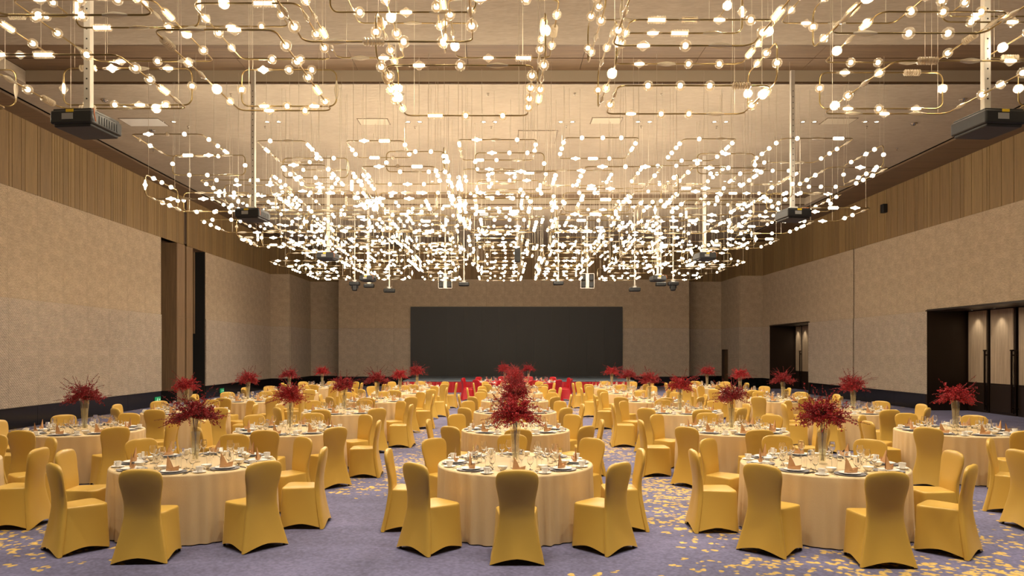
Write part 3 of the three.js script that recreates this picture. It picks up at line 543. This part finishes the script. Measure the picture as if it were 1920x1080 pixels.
/* ---------- tables with their settings ---------- */
function setting(tx, tz, th, where, full, H = TOP, R = 0.9) {
  const c = Math.cos(th), s = Math.sin(th);
  const at = (side, r) => [tx + s * r + c * side, tz + c * r - s * side];                      // side: to the diner's right when positive
  const put = (name, geo, mat, label, cat, side, r, y, turn, group) => { const [x, z] = at(side, r); if (!inFrame(x, H, -z, 330)) return null; return solo(name, geo, mat, label + ', ' + where, cat, [x, H + y, z], turn, group); };
  const j = () => rr(-0.01, 0.01), r0 = R - 0.19 + j(), s0 = j();
  put('charger_plate', TW.charger, M.charger, 'grey charger plate', 'plate', s0, r0, 0.001, 0, 'grey charger plates');
  put('dinner_plate', TW.plate, M.china, 'white plate on grey charger', 'plate', s0, r0, 0.0085, 0, 'white plates');
  put('folded_napkin', pick(NAP), M.napkin, 'tan napkin folded as a sail', 'napkin', s0 + j(), r0 + j(), 0.0198, th + rr(-0.35, 0.25), 'sail folded napkins');
  const cs = 0.305 + j() * 0.6, cr = R - 0.15 + j();
  put('saucer', TW.saucer, M.china, 'white saucer', 'saucer', cs, cr, 0.001, 0, 'white saucers');
  { const [x, z] = at(cs, cr); if (inFrame(x, H, -z, 330)) { const t = thing('coffee_cup', 'white coffee cup, ' + where, 'cup', [x, H + 0.0065, z], th + rr(-0.6, 0.3), 'white coffee cups'); mesh('cup_body', TW.cup[0], M.china, t); if (full) mesh('handle', TW.cup[1], M.china, t); } }
  put('wine_glass', TW.wine, M.glass, 'tall clear wine glass', 'glass', 0.065 + j(), R - 0.44 + j(), 0.001, 0, 'wine glasses');
  put('tumbler', TW.tumbler, M.glass, 'straight clear tumbler', 'glass', -0.04 + j(), R - 0.49 + j(), 0.001, 0, 'straight tumblers');
  put('rice_bowl', TW.bowl, M.china, 'small white rice bowl', 'bowl', -0.15 + j(), R - 0.34 + j(), 0.001, 0, 'white rice bowls');
  if (!full) return;
  put('water_goblet', TW.goblet, M.glass, 'short clear goblet', 'glass', 0.15 + j(), R - 0.38 + j(), 0.001, 0, 'short goblets');
  put('dinner_knife', FW.knife, M.steel, 'steel dinner knife', 'knife', s0 + 0.186, r0 + 0.01, 0.001, th, 'dinner knives');
  put('soup_spoon', FW.spoon, M.steel, 'steel soup spoon', 'spoon', s0 + 0.212, r0 - 0.07, 0.001, th, 'soup spoons');
  put('dinner_fork', FW.fork, M.steel, 'steel dinner fork', 'fork', s0 - 0.178, r0 + 0.01, 0.001, th, 'dinner forks');
  put('chopsticks', FW.chop, M.chopstick, 'dark pair of chopsticks', 'chopsticks', s0 + 0.17, r0 + 0.03, 0.001, th, 'chopsticks');
}
let chairCount = 0;
for (let r = 0; r < 6; r++) for (let c = 0; c < 5; c++) {
  const X = COLS[c][r], Z = ROWS[r] + DZ[c][r], where = `${colWord[c]} ${rowWord[r]}-row table`;
  const t = thing('banquet_table', `round table under champagne floor-length cloth, ${colWord[c]} column, ${rowWord[r]} row`, 'table', [X, 0, -Z], rr(0, 6.28), 'round banquet tables');
  mesh('tablecloth', cloths[(r + 2 * c) % 3], M.cloth, t);
  const phase = r === 0 ? [0.05, 0.07, 0, -0.03, 0.04][c] : rr(-0.07, 0.07), loose = r === 0 ? 0.2 : 1;
  for (let k = 0; k < 8; k++) {
    const th = k * Math.PI / 4 + phase + loose * rr(-0.05, 0.05), R = 1.25 + loose * rr(-0.035, 0.035), x = X + R * Math.sin(th), z = -Z + R * Math.cos(th), seat = seatWord[k];
    if (inFrame(x, 0.5, -z, 420)) {
      const g = (r < 2 ? chairNear : chairFar).clone(); g.name = numbered('banquet_chair'); scene.add(g);
      g.position.set(x, 0, z); g.rotation.y = th + loose * rr(-0.06, 0.06); chairCount++;
      tag(g, `yellow satin covered chair, ${seat} seat of ${where}`, 'chair', 'yellow banquet chairs');
    }
    setting(X, -Z, k * Math.PI / 4 + phase, `${seat} seat of ${where}`, r < 3);
  }
  if (inFrame(X, 1.3, Z, 330)) addFlowers(X, TOP + 0.001, -Z, where, (r + c) % 3);
}
{ // red head table before the stage
  const X = 0.66, Z = 31, R = 1.78;
  const t = thing('head_table', 'large round head table under red cloth before the stage', 'table', [X, 0, -Z]);
  mesh('tablecloth', clothGeo(R, TOP, 62, 0.032, 2.2), M.redCloth, t);
  const n = 12;
  for (let k = 0; k < n; k++) {
    const th = (k + 0.5) * 2 * Math.PI / n, RR = R + 0.4, x = X + RR * Math.sin(th), z = -Z + RR * Math.cos(th), dep = Math.cos(th) > 0 ? 'near' : 'far', sd = Math.sin(th) > 0 ? 'right' : 'left', ord = ['innermost', 'middle', 'outermost'][Math.abs(Math.sin(th)) < 0.5 ? 0 : Math.abs(Math.sin(th)) < 0.85 ? 1 : 2];
    const g = chairRed.clone(); g.name = numbered('red_chair'); scene.add(g); g.position.set(x, 0, z); g.rotation.y = th;
    tag(g, `red satin covered chair, ${ord} on the ${dep} ${sd} side of the red head table`, 'chair', 'red chairs at the head table');
    setting(X, -Z, th, `${ord} ${dep} ${sd} seat of the red head table`, false, TOP, R);
  }
  addFlowers(X - 0.52, TOP + 0.001, -Z, 'left on the red head table', 0); addFlowers(X + 0.52, TOP + 0.001, -Z, 'right on the red head table', 1);
}

/* ---------- chandeliers: beaded brass loops on wires ---------- */
seed = 4242;
const bprof = {
  saturn: k => [[0.0, -0.12], [0.014, -0.12], [0.016, -0.105], [0.02, -0.07], [0.03, -0.042], [0.05, -0.016], [0.058, 0], [0.05, 0.016], [0.03, 0.042], [0.02, 0.07], [0.016, 0.105], [0.014, 0.12], [0, 0.12]].map(([r, y]) => [r * k, y]),
  ribbed: k => { const o = [[0, -0.118], [0.02 * k, -0.118]]; const n = 7; for (let i = 0; i < n; i++) { const a = -0.112 + i * 0.032; o.push([0.026 * k, a + 0.001], [0.042 * k, a + 0.009], [0.045 * k, a + 0.016], [0.042 * k, a + 0.023], [0.026 * k, a + 0.031]); } o.push([0.02 * k, 0.118], [0, 0.118]); return o; },
};
const axisX = g => { g.rotateZ(-Math.PI / 2); return g; };
function spindleGeo(n) {
  const rings = [], N = 12; for (let i = 0; i <= n; i++) { const t = i / n, y = -0.125 + 0.25 * t, r = 0.011 + 0.019 * Math.pow(Math.sin(Math.PI * t), 1.3); const o = []; for (let k = 0; k < N; k++) { const a = 2 * Math.PI * k / N, q = r * (k % 2 ? 0.8 : 1.08); o.push([q * Math.cos(a), y, -q * Math.sin(a)]); } rings.push(o.reverse()); }
  return axisX(loft(rings.map(r => r.reverse()), true, true));
}
const B = {
  near: { globe: new THREE.SphereGeometry(0.062, 20, 14), saturn: axisX(lathe(bprof.saturn(1), 18)), ribbed: axisX(lathe(bprof.ribbed(1), 16)), spindle: spindleGeo(8) },
  far: { globe: new THREE.SphereGeometry(0.046, 12, 8), saturn: axisX(lathe(bprof.saturn(0.85).filter((_, i) => i % 2 === 0), 10)), ribbed: axisX(lathe(bprof.ribbed(0.85).filter((_, i) => i < 2 || i % 2 === 0 || i > 35), 9)), spindle: spindleGeo(4) },
  core: { globe: new THREE.SphereGeometry(0.032, 14, 10), saturn: (() => { const g = new THREE.SphereGeometry(0.03, 14, 8); g.scale(2.6, 0.72, 0.72); return g; })(), ribbed: axisX(new THREE.CylinderGeometry(0.02, 0.02, 0.2, 10)) },
};
const beadName = { globe: 'glass_globe', saturn: 'glass_disc_bead', ribbed: 'ribbed_glass_tube', spindle: 'glass_spindle' };
const tubeCache = new Map();
function loopTube(w, h) {
  w = Math.round(w * 20) / 20; h = Math.round(h * 20) / 20;
  const key = w + 'x' + h;
  if (!tubeCache.has(key)) {
    const r = 0.1, pts = [], cs = [[w / 2 - r, h / 2 - r, 0], [-w / 2 + r, h / 2 - r, 1], [-w / 2 + r, -h / 2 + r, 2], [w / 2 - r, -h / 2 + r, 3]];
    for (const [x, y, q] of cs) for (let i = 0; i <= 5; i++) { const a = (q + i / 5) * Math.PI / 2; pts.push([x + r * Math.cos(a), y + r * Math.sin(a), a]); }
    const rings = pts.map(([x, y, a]) => { const o = []; for (let k = 0; k < 6; k++) { const b = 2 * Math.PI * k / 6, q = 0.0105; o.push([x + q * Math.cos(b) * Math.cos(a), y + q * Math.cos(b) * Math.sin(a), q * Math.sin(b)]); } return o; });
    rings.push(rings[0]);
    tubeCache.set(key, loft(rings, false, false));
  }
  return tubeCache.get(key);
}
const wireGeo = new THREE.CylinderGeometry(0.0032, 0.0032, 1, 4); wireGeo.translate(0, 0.5, 0);
const canopyGeo = lathe([[0, 0], [0.03, 0], [0.03, -0.012], [0.012, -0.02], [0, -0.02]], 10);
const Q = { flat: new THREE.Quaternion().setFromEuler(new THREE.Euler(-Math.PI / 2, 0, 0)), cross: new THREE.Quaternion(), length: new THREE.Quaternion().setFromEuler(new THREE.Euler(0, Math.PI / 2, 0)) };
const spin = new THREE.Quaternion().setFromAxisAngle(new THREE.Vector3(0, 0, 1), Math.PI / 2);
const orientWord = { flat: 'flat', cross: 'upright crosswise', length: 'upright lengthwise' };
let loops = 0;
function lampLoop(kind, cx, cy, cz, w, h, where, near) {
  w = Math.round(w * 20) / 20; h = Math.round(h * 20) / 20;
  if (!near) for (let n = 0; n < 8 && hits(kind, cx, cz, w, h); n++) { if (kind === 'length') cx += 0.16; else cz += 0.16; if (kind === 'flat' && n > 2) cx += 0.1; }
  const t = thing('chandelier_loop', `${orientWord[kind]} beaded brass lamp loop, ${where}`, 'chandelier', [cx, cy, -cz], 0, 'beaded brass chandelier loops');
  loops++;
  const q = Q[kind], V = (x, y) => new THREE.Vector3(x, y, 0).applyQuaternion(q);
  mesh('brass_tube', loopTube(w, h), M.brass, t).quaternion.copy(q);
  const set = near ? B.near : B.far;
  let lampAt = null, last = '';
  const side = (len, at, vertical) => {
    const usable = len - 0.3, n = Math.max(1, Math.round(usable / 0.4));
    for (let i = 0; i < n; i++) {
      const u = -usable / 2 + usable * (i + 0.5) / n + rr(-0.04, 0.04);
      let ty; do { ty = pick(['globe', 'globe', 'globe', 'saturn', 'saturn', 'ribbed', 'spindle', 'spindle']); } while (ty === last && ty !== 'globe'); last = ty;
      const [lx, ly] = at(u), p = V(lx, ly), lit = ty === 'globe' ? near || rnd() < 0.93 : ty === 'saturn' ? true : ty === 'ribbed' ? rnd() < 0.68 : false;
      const qq = vertical ? q.clone().multiply(spin) : q;
      const shellLit = near && lit;
      const b = mesh(beadName[ty], set[ty], shellLit ? M.beadGlass : lit ? M.bead : M.beadDim, t); b.position.copy(p); b.quaternion.copy(qq);
      if (shellLit) mesh('lamp_core', B.core[ty], M.bead, b);
      if (lit && (!lampAt || (ty === 'globe' && rnd() < 0.3))) lampAt = p.clone();
    }
  };
  side(w, u => [u, h / 2], false); side(w, u => [u, -h / 2], false); side(h, u => [w / 2, u], true); side(h, u => [-w / 2, u], true);
  const ends = kind === 'flat' ? [[-w / 2 + 0.12, h / 2], [w / 2 - 0.12, -h / 2], [w / 2 - 0.12, h / 2]] : [[-w / 2 + 0.15, h / 2], [w / 2 - 0.15, h / 2]];
  for (const [ex, ey] of ends) { const p = V(ex, ey), m = mesh('suspension_wire', wireGeo, M.wire, t); m.position.copy(p); m.scale.y = CEIL - 0.002 - cy - p.y; }
  if (lampAt) { const l = new THREE.PointLight(LAMP, LOOP_LIGHT, 0, 2); l.position.set(cx + lampAt.x, cy + lampAt.y, -cz + lampAt.z); l.castShadow = true; l.shadow.radius = 3; scene.add(l); }
}
const PROJ = [[9.3, 'nearest'], [16.1, 'second'], [23.1, 'third'], [30, 'rearmost']], PZ = [9.66, 16.1, 23.1, 30];
const poles = []; PROJ.forEach(([z], k) => { poles.push([-5.6 * z / PZ[k], z], [6.57 * z / PZ[k], z]); });
const hits = (kind, cx, cz, w, h) => poles.some(([x, z]) => { const dx = Math.abs(x - cx), dz = Math.abs(z - cz), m = 0.14; return kind === 'flat' ? (dx < w / 2 + m && dz < h / 2 + m && (Math.abs(dx - w / 2) < m || Math.abs(dz - h / 2) < m)) : kind === 'cross' ? dz < m && dx < w / 2 + m : dx < m && dz < w / 2 + m; });
const T1 = EYE + 3.3, T2 = EYE + 3.95, T3 = EYE + 4.6;
const flat = (x0, x1, z0, z1, y, where, near) => lampLoop('flat', (x0 + x1) / 2, y, (z0 + z1) / 2, x1 - x0, z1 - z0, where, near);
const cross = (x0, x1, y0, y1, z, where, near) => lampLoop('cross', (x0 + x1) / 2, (y0 + y1) / 2, z, x1 - x0, y1 - y0, where, near);
const length = (z0, z1, y0, y1, x, where, near) => lampLoop('length', x, (y0 + y1) / 2, (z0 + z1) / 2, z1 - z0, y1 - y0, where, near);
const nth = ['first', 'second', 'third', 'fourth', 'fifth', 'sixth', 'seventh', 'eighth'];
{ // nearest chandelier, its far rows are in view
  const L = (tier, row, k) => `nearest chandelier, ${tier} tier, ${row} row, ${nth[k]} from left`, b = EYE + 3.38, t = EYE + 3.86;
  [[-8.3, -6.7, 8.0, 9.7], [-5.96, -4.25, 7.94, 9.68], [-3.58, -2.31, 7.31, 9.78], [-1.34, 0.37, 8.23, 9.98], [1.44, 3.36, 8.86, 9.9], [4.46, 6.17, 8.1, 9.9], [7.0, 8.7, 8.0, 9.7]].forEach(([x0, x1, z0, z1], k) => flat(x0, x1, z0, z1, T1, L('lowest', 'back', k), true));
  [[-8.35, -6.66, 9.8], [-5.96, -4.23, 9.75], [-3.55, -2.27, 9.8], [4.41, 6.11, 9.9], [7.08, 8.8, 9.8]].forEach(([x0, x1, z], k) => cross(x0, x1, b, t, z, L('lowest', 'back', k), true));
  [[-1.42, 8.1, 9.85], [0.5, 8.1, 9.85], [1.34, 8.3, 9.9], [3.43, 8.88, 9.95]].forEach(([x, z0, z1], k) => length(z0, z1, b, t, x, L('lowest', 'back', k), true));
  [[-7.6, -6.0, 7.9, 9.5], [-5.5, -3.9, 8.0, 9.72], [-3.5, -2.3, 8.1, 9.64], [-2.2, -1.3, 7.7, 9.6], [-0.6, 0.65, 8.0, 9.6], [1.53, 3.3, 8.5, 9.8], [4.4, 5.9, 8.3, 9.75], [6.5, 8.1, 8.0, 9.6]].forEach(([x0, x1, z0, z1], k) => flat(x0, x1, z0, z1, T2, L('middle', 'back', k), true));
  [[-5.2, -3.7, 8.75], [-2.0, -0.3, 8.35], [1.5, 3.0, 8.9], [5.3, 7.0, 8.6]].forEach(([x0, x1, z], k) => cross(x0, x1, b + 0.6, t + 0.6, z, L('middle', 'front', k), true));
  [[-0.75, 7.9, 9.6], [1.2, 8.2, 9.9], [4.1, 8.0, 9.4]].forEach(([x, z0, z1], k) => length(z0, z1, b + 0.62, t + 0.62, x, L('middle', 'back', k), true));
  [[-7.4, -5.9, 8.2, 9.8], [-4.7, -3.0, 8.3, 10.1], [-2.0, -0.4, 8.3, 10.0], [1.3, 3.0, 8.2, 9.9], [3.9, 5.5, 8.4, 10.0], [6.1, 7.8, 8.2, 9.8]].forEach(([x0, x1, z0, z1], k) => flat(x0, x1, z0, z1, T3, L('top', 'back', k), true));
  [[-8.2, -6.6, 5.6, 7.3], [-4.9, -3.4, 5.3, 7.0], [-2.1, -0.3, 5.5, 7.6], [1.2, 2.7, 5.8, 7.7], [3.4, 5.0, 5.4, 7.4], [5.6, 7.2, 5.6, 7.3]].forEach(([x0, x1, z0, z1], k) => flat(x0, x1, z0, z1, T1, L('lowest', 'front', k), true));
}
function field(name, cols, rows, kx, cxs, seedTo) {
  seed = seedTo;
  rows.forEach(([z0, z1], r) => cols.forEach(([a, c], k) => {
    const rw = ['front', 'middle', 'back'][r], L = tier => `${name} chandelier, ${tier} tier, ${rw} row, ${nth[k]} from left`, j = s => rr(-s, s);
    const x0 = (a + cxs) * kx, x1 = (c + cxs) * kx, b = EYE + 3.38, t = EYE + 3.84;
    if (rnd() < 0.86) flat(x0 + j(0.15), x1 + j(0.15), z0 + j(0.15), z1 + j(0.2), T1 + j(0.02), L('lowest'), false);
    if (rnd() < 0.86) flat(x0 + 0.35 + j(0.3), x1 + 0.35 + j(0.35), z0 + j(0.3), z1 + j(0.3), T2 + j(0.02), L('middle'), false);
    if (rnd() < (r ? 0.7 : 1)) flat(x0 - 0.2 + j(0.3), x1 - 0.2 + j(0.35), z0 + j(0.3), z1 + j(0.3), T3 + j(0.02), L('top'), false);
    const v = rnd();
    if (v < 0.8) cross(x0 + j(0.1), x1 + j(0.1), b, t, z1 + 0.12 + j(0.05), L('lowest'), false);
    if (rnd() < 0.62) cross(x0 + 0.3 + j(0.2), x1 + 0.2 + j(0.2), b + 0.64, t + 0.64, (z0 + z1) / 2 + j(0.4), L('middle'), false);
    if (rnd() < 0.68) length(z0 + j(0.1), z1 + j(0.15), b, t, x0 - 0.1 + j(0.06), L('lowest'), false);
    if (rnd() < 0.5) length(z0 + j(0.2), z1 + j(0.2), b + 0.64, t + 0.64, x1 + 0.3 + j(0.1), L('middle'), false);
  }));
}
const colsM = [[-7.6, -6.1], [-5.35, -3.75], [-3.05, -1.6], [-0.85, 0.75], [1.5, 3.1], [3.95, 5.5], [6.4, 8.0]];
field('middle', colsM, [[15.4, 17.1], [17.9, 19.8], [20.75, 22.5]], 1, 0, 99);
field('rear', colsM, [[26.0, 27.6], [28.3, 30.0], [30.9, 32.6]], 1.1, 0.02, 555);
console.log('loops', loops, 'chairs', chairCount);

/* ---------- projectors, stage lights, loudspeakers on poles ---------- */
function poleGeo(L, w) { return merge([box(w, L, 0.012, 0, L / 2, 0.0), box(0.012, L, w * 0.8, -w / 2 + 0.006, L / 2, -w * 0.4), box(0.012, L, w * 0.8, w / 2 - 0.006, L / 2, -w * 0.4)]); }
const holeGeo = (() => { const g = new THREE.CylinderGeometry(0.011, 0.011, 0.004, 10); g.rotateX(Math.PI / 2); return g; })();
const projBody = merge([rbox(0.56, 0.17, 0.62, 0.025, 0, 0, 0), rbox(0.5, 0.05, 0.56, 0.02, 0, -0.095, 0)]);
const lidGeo = rbox(0.52, 0.035, 0.56, 0.012, 0, 0.095, 0);
function projector(X, Z, turn, where, detail, k) {
  const y = EYE + 3.08 * k, t = thing('projector', 'black ceiling projector on a white perforated pole, ' + where, 'projector', [X, y, -Z], turn, 'ceiling projectors');
  mesh('housing', projBody, M.plastic, t); mesh('lid', lidGeo, M.plasticBlack, t);
  mesh('mounting_bracket', merge([rbox(0.3, 0.02, 0.2, 0.006, 0, 0.135, 0), rbox(0.18, 0.05, 0.12, 0.006, 0, 0.16, 0)]), M.white, t);
  const p = mesh('ceiling_pole', poleGeo(CEIL - y - 0.182, 0.085), M.pole, t); p.position.y = 0.18;
  if (detail) for (let k = 0; k < 20; k++) mesh('pole_hole', holeGeo, M.black, p).position.set(0, 0.15 + k * 0.13, 0.007);
  const l = mesh('lens', (() => { const g = lathe([[0.03, 0.0], [0.075, 0.0], [0.078, 0.03], [0.06, 0.06], [0.055, 0.02], [0, 0.015]], 18); g.rotateX(-Math.PI / 2); return g; })(), M.lens, t); l.position.set(-0.13, -0.01, -0.31);
  mesh('rating_plate', box(0.15, 0.075, 0.004, -0.04, 0.005, 0.313), M.greySticker, t); mesh('warning_sticker', box(0.1, 0.035, 0.004, -0.01, 0.075, 0.312), M.yellowSticker, t);
  const vn = mesh('vent_grille', (() => { const a = []; for (let k = 0; k < 8; k++) a.push(box(0.012, 0.1, 0.02, 0.28, -0.005, -0.2 + k * 0.05)); return merge(a); })(), M.plasticBlack, t);
  const c = new THREE.TubeGeometry(new THREE.CatmullRomCurve3([new THREE.Vector3(0.1, 0.14, 0.1), new THREE.Vector3(0.25, 0.12, 0.22), new THREE.Vector3(0.3, 0.03, 0.28), new THREE.Vector3(0.29, -0.05, 0.24)]), 14, 0.007, 6);
  mesh('cable', c, M.orangeCable, t);
}
PROJ.forEach(([z, wd], k) => { projector(-5.6 * z / PZ[k], z, -0.1, wd + ' in the left line', k < 2, z / PZ[k]); projector(6.57 * z / PZ[k], z, 0.1, wd + ' in the right line', k < 2, z / PZ[k]); });
function stageLight(xp, yp, Z, moving, where) {
  const X = (xp - VX) * Z / F, y = EYE + (VY - yp) * Z / F, t = thing(moving ? 'moving_head_light' : 'stage_light', `${moving ? 'black moving head stage light' : 'black flat stage light'} on a pole, ${where}`, 'stage light', [X, y, -Z], 0, 'stage lights on poles');
  mesh('housing', rbox(0.48, 0.17, 0.3, 0.04, 0, 0, 0), M.plasticBlack, t);
  mesh('clamp', merge([rbox(0.14, 0.06, 0.1, 0.01, 0, 0.11, 0), rbox(0.2, 0.02, 0.12, 0.006, 0, 0.15, 0)]), M.white, t);
  const L = CEIL - y - 0.152; mesh('pole', cyl(0.03, 0.03, L, 10, 0, 0.15 + L / 2, 0), M.pole, t);
  if (moving) { mesh('yoke', merge([rbox(0.04, 0.24, 0.1, 0.01, -0.14, -0.1, 0), rbox(0.04, 0.24, 0.1, 0.01, 0.14, -0.1, 0)]), M.plastic, t); mesh('head', rbox(0.22, 0.3, 0.22, 0.05, 0, -0.18, 0), M.plasticBlack, t); }
  else mesh('face', (() => { const a = []; for (let k = 0; k < 4; k++) { const g = cyl(0.04, 0.04, 0.02, 12); g.rotateX(Math.PI / 2); g.translate(-0.165 + k * 0.11, 0, 0.152); a.push(g); } return merge(a); })(), M.plastic, t);
}
stageLight(665, 532, 33.2, true, 'leftmost'); stageLight(692, 536, 33.6, false, 'beside the leftmost moving head'); stageLight(730, 545, 31.4, false, 'lowest left of the screen'); stageLight(870, 533, 33.5, false, 'left of screen centre');
stageLight(1047, 531, 33.5, false, 'right of screen centre'); stageLight(1190, 543, 31.4, false, 'lowest right of the screen'); stageLight(1239, 533, 33.6, false, 'beside the rightmost moving head'); stageLight(1262, 532, 33.2, true, 'rightmost');
function speakerFrame(xp, yp, Z, where) {
  const X = (xp - VX) * Z / F, y = EYE + (VY - yp) * Z / F, t = thing('hanging_speaker_frame', 'white hanging frame holding four black boxes, ' + where, 'speaker', [X, y, -Z], 0, 'hanging speaker frames');
  mesh('frame', merge([box(0.62, 0.02, 0.03, 0, 0.34, 0.1), box(0.62, 0.02, 0.03, 0, -0.34, 0.1), box(0.02, 0.68, 0.03, -0.31, 0, 0.1), box(0.02, 0.68, 0.03, 0.31, 0, 0.1)]), M.white, t);
  mesh('centre_column', rbox(0.16, 0.66, 0.1, 0.01, 0, 0, 0.06), M.white, t);
  for (const sx of [-1, 1]) for (const sy of [-1, 1]) mesh('speaker_box', rbox(0.2, 0.28, 0.26, 0.03, sx * 0.19, sy * 0.16, 0), M.plasticBlack, t);
  const L = CEIL - y - 0.342; mesh('pole', cyl(0.035, 0.035, L, 10, 0, 0.34 + L / 2, 0.06), M.pole, t);
}
speakerFrame(835, 527, 33.4, 'left of screen centre'); speakerFrame(1101, 527, 33.4, 'right of screen centre');
{ const Z = 25, X = (970 - VX) * Z / F, y = EYE + (VY - 478) * Z / F, t = thing('column_loudspeaker', 'black column loudspeaker hanging at the hall centre', 'speaker', [X, y, -Z]); mesh('cabinet', rbox(0.2, 0.5, 0.24, 0.02), M.plasticBlack, t); mesh('grille', box(0.16, 0.44, 0.01, 0, 0, 0.122), M.plastic, t); const L = CEIL - y - 0.252; mesh('pole', cyl(0.03, 0.03, L, 10, 0, 0.25 + L / 2, 0), M.pole, t); }
{ const t = thing('wall_speaker', 'small dark box speaker high on the right wood band', 'speaker', [XR - 0.03, 7.63, -27.8], -Math.PI / 2); mesh('cabinet', rbox(0.22, 0.34, 0.18, 0.02, 0, 0, 0.09), M.plastic, t); mesh('grille', box(0.18, 0.3, 0.006, 0, 0, 0.182), M.plasticBlack, t); }

/* ---------- ceiling fittings ---------- */
const ceilAt = (x, y) => { const Z = (CEIL - EYE) * F / (VY - y); return [(x - VX) * Z / F, CEIL - 0.002, -Z]; };
const canGeo = lathe([[0.05, 0.02], [0.05, -0.002], [0.075, -0.006], [0.078, 0.0], [0.078, 0.006]], 16), canFace = cyl(0.05, 0.05, 0.004, 16, 0, 0.002, 0);
const pairX = [-9.2, -6.3, -2.41, -0.33, 1.8, 3.93, 6.04, 8.48, 10.2];
[[5.6, 'first'], [12.4, 'second'], [19.72, 'third'], [26.6, 'fourth'], [33.4, 'fifth']].forEach(([Z, rw]) => pairX.forEach((X, c) => {
  for (const side of [-1, 1]) {
    const t = thing('ceiling_downlight', `small round recessed ceiling downlight, ${side < 0 ? 'left' : 'right'} of the ${nth[c] || 'ninth'} pair in the ${rw} row`, 'downlight', [X + side * 0.16, CEIL - 0.002, -Z], 0, 'ceiling downlights');
    mesh('trim_ring', canGeo, M.chrome, t); mesh('lamp_face', canFace, M.spotGlow, t);
  }
  const s = new THREE.SpotLight(LAMP, DOWN_LIGHT, 0, 0.8, 1, 2); s.position.set(X - 0.16, CEIL - 0.02, -Z); s.target.position.set(X - 0.16, 0, -Z); s.castShadow = true; s.shadow.radius = 2.5; scene.add(s, s.target);
}));
const sprGeo = merge([lathe([[0, 0], [0.035, 0], [0.03, -0.01], [0.01, -0.014], [0.008, -0.045], [0.022, -0.05], [0.022, -0.053], [0, -0.053]], 12)]);
const sprinklers = { front: [[433, 176], [756, 176], [915, 175], [1077, 175], [1240, 176], [1600, 175]], middle: [[353, 237], [497, 237], [778, 237], [921, 237], [1062, 236], [1202, 236], [1343, 237], [1625, 237]], rear: [[287, 281], [1682, 278]] };
for (const row of Object.keys(sprinklers)) sprinklers[row].forEach(([x, y], k) => { const t = thing('sprinkler_head', `chrome sprinkler head on the ceiling, ${nth[k]} from left in the ${row} line`, 'sprinkler', ceilAt(x, y), 0, 'ceiling sprinklers'); mesh('head', sprGeo, M.chrome, t); });
const detGeo = lathe([[0, 0], [0.09, 0], [0.09, -0.015], [0.06, -0.03], [0.055, -0.055], [0.02, -0.065], [0, -0.065]], 18);
[[285, 244, 'beside the pale hatch'], [196, 187, 'above the near left projector'], [353, 288, 'over the left chandelier corner'], [1806, 186, 'above the near right projector'], [1713, 231, 'before the near right projector'], [1620, 287, 'over the right chandelier corner']].forEach(([x, y, w]) => { const t = thing('ceiling_detector', 'round chrome ceiling sounder, ' + w, 'detector', ceilAt(x, y), 0, 'round ceiling detectors'); mesh('base_plate', detGeo, M.chrome, t); mesh('collar', cyl(0.062, 0.062, 0.012, 16, 0, -0.035, 0), M.plastic, t); });
[[270, 229, 1.05, 0.62, M.white, 'pale hatch by the left soffit'], [701, 228, 0.8, 0.5, M.ceilFace, 'hatch left of the hall axis'], [1137, 226, 0.8, 0.5, M.ceilFace, 'hatch right of the hall axis'], [1572, 227, 0.8, 0.5, M.ceilFace, 'hatch by the right soffit'], [1007, 257, 1.1, 1.25, M.ceiling, 'large plaster hatch on the hall axis']].forEach(([x, y, w, d, m, lab]) => {
  const t = thing('ceiling_hatch', 'flat square ceiling access panel, ' + lab, 'ceiling panel', ceilAt(x, y), 0, 'ceiling access panels');
  mesh('panel', rbox(w, 0.012, d, 0.004, 0, -0.006, 0), m, t); mesh('shadow_gap_frame', merge([box(w + 0.05, 0.006, 0.02, 0, -0.003, d / 2 + 0.015), box(w + 0.05, 0.006, 0.02, 0, -0.003, -d / 2 - 0.015), box(0.02, 0.006, d, -w / 2 - 0.015, -0.003, 0), box(0.02, 0.006, d, w / 2 + 0.015, -0.003, 0)]), M.woodDark, t);
});
renderer.render(scene, camera);
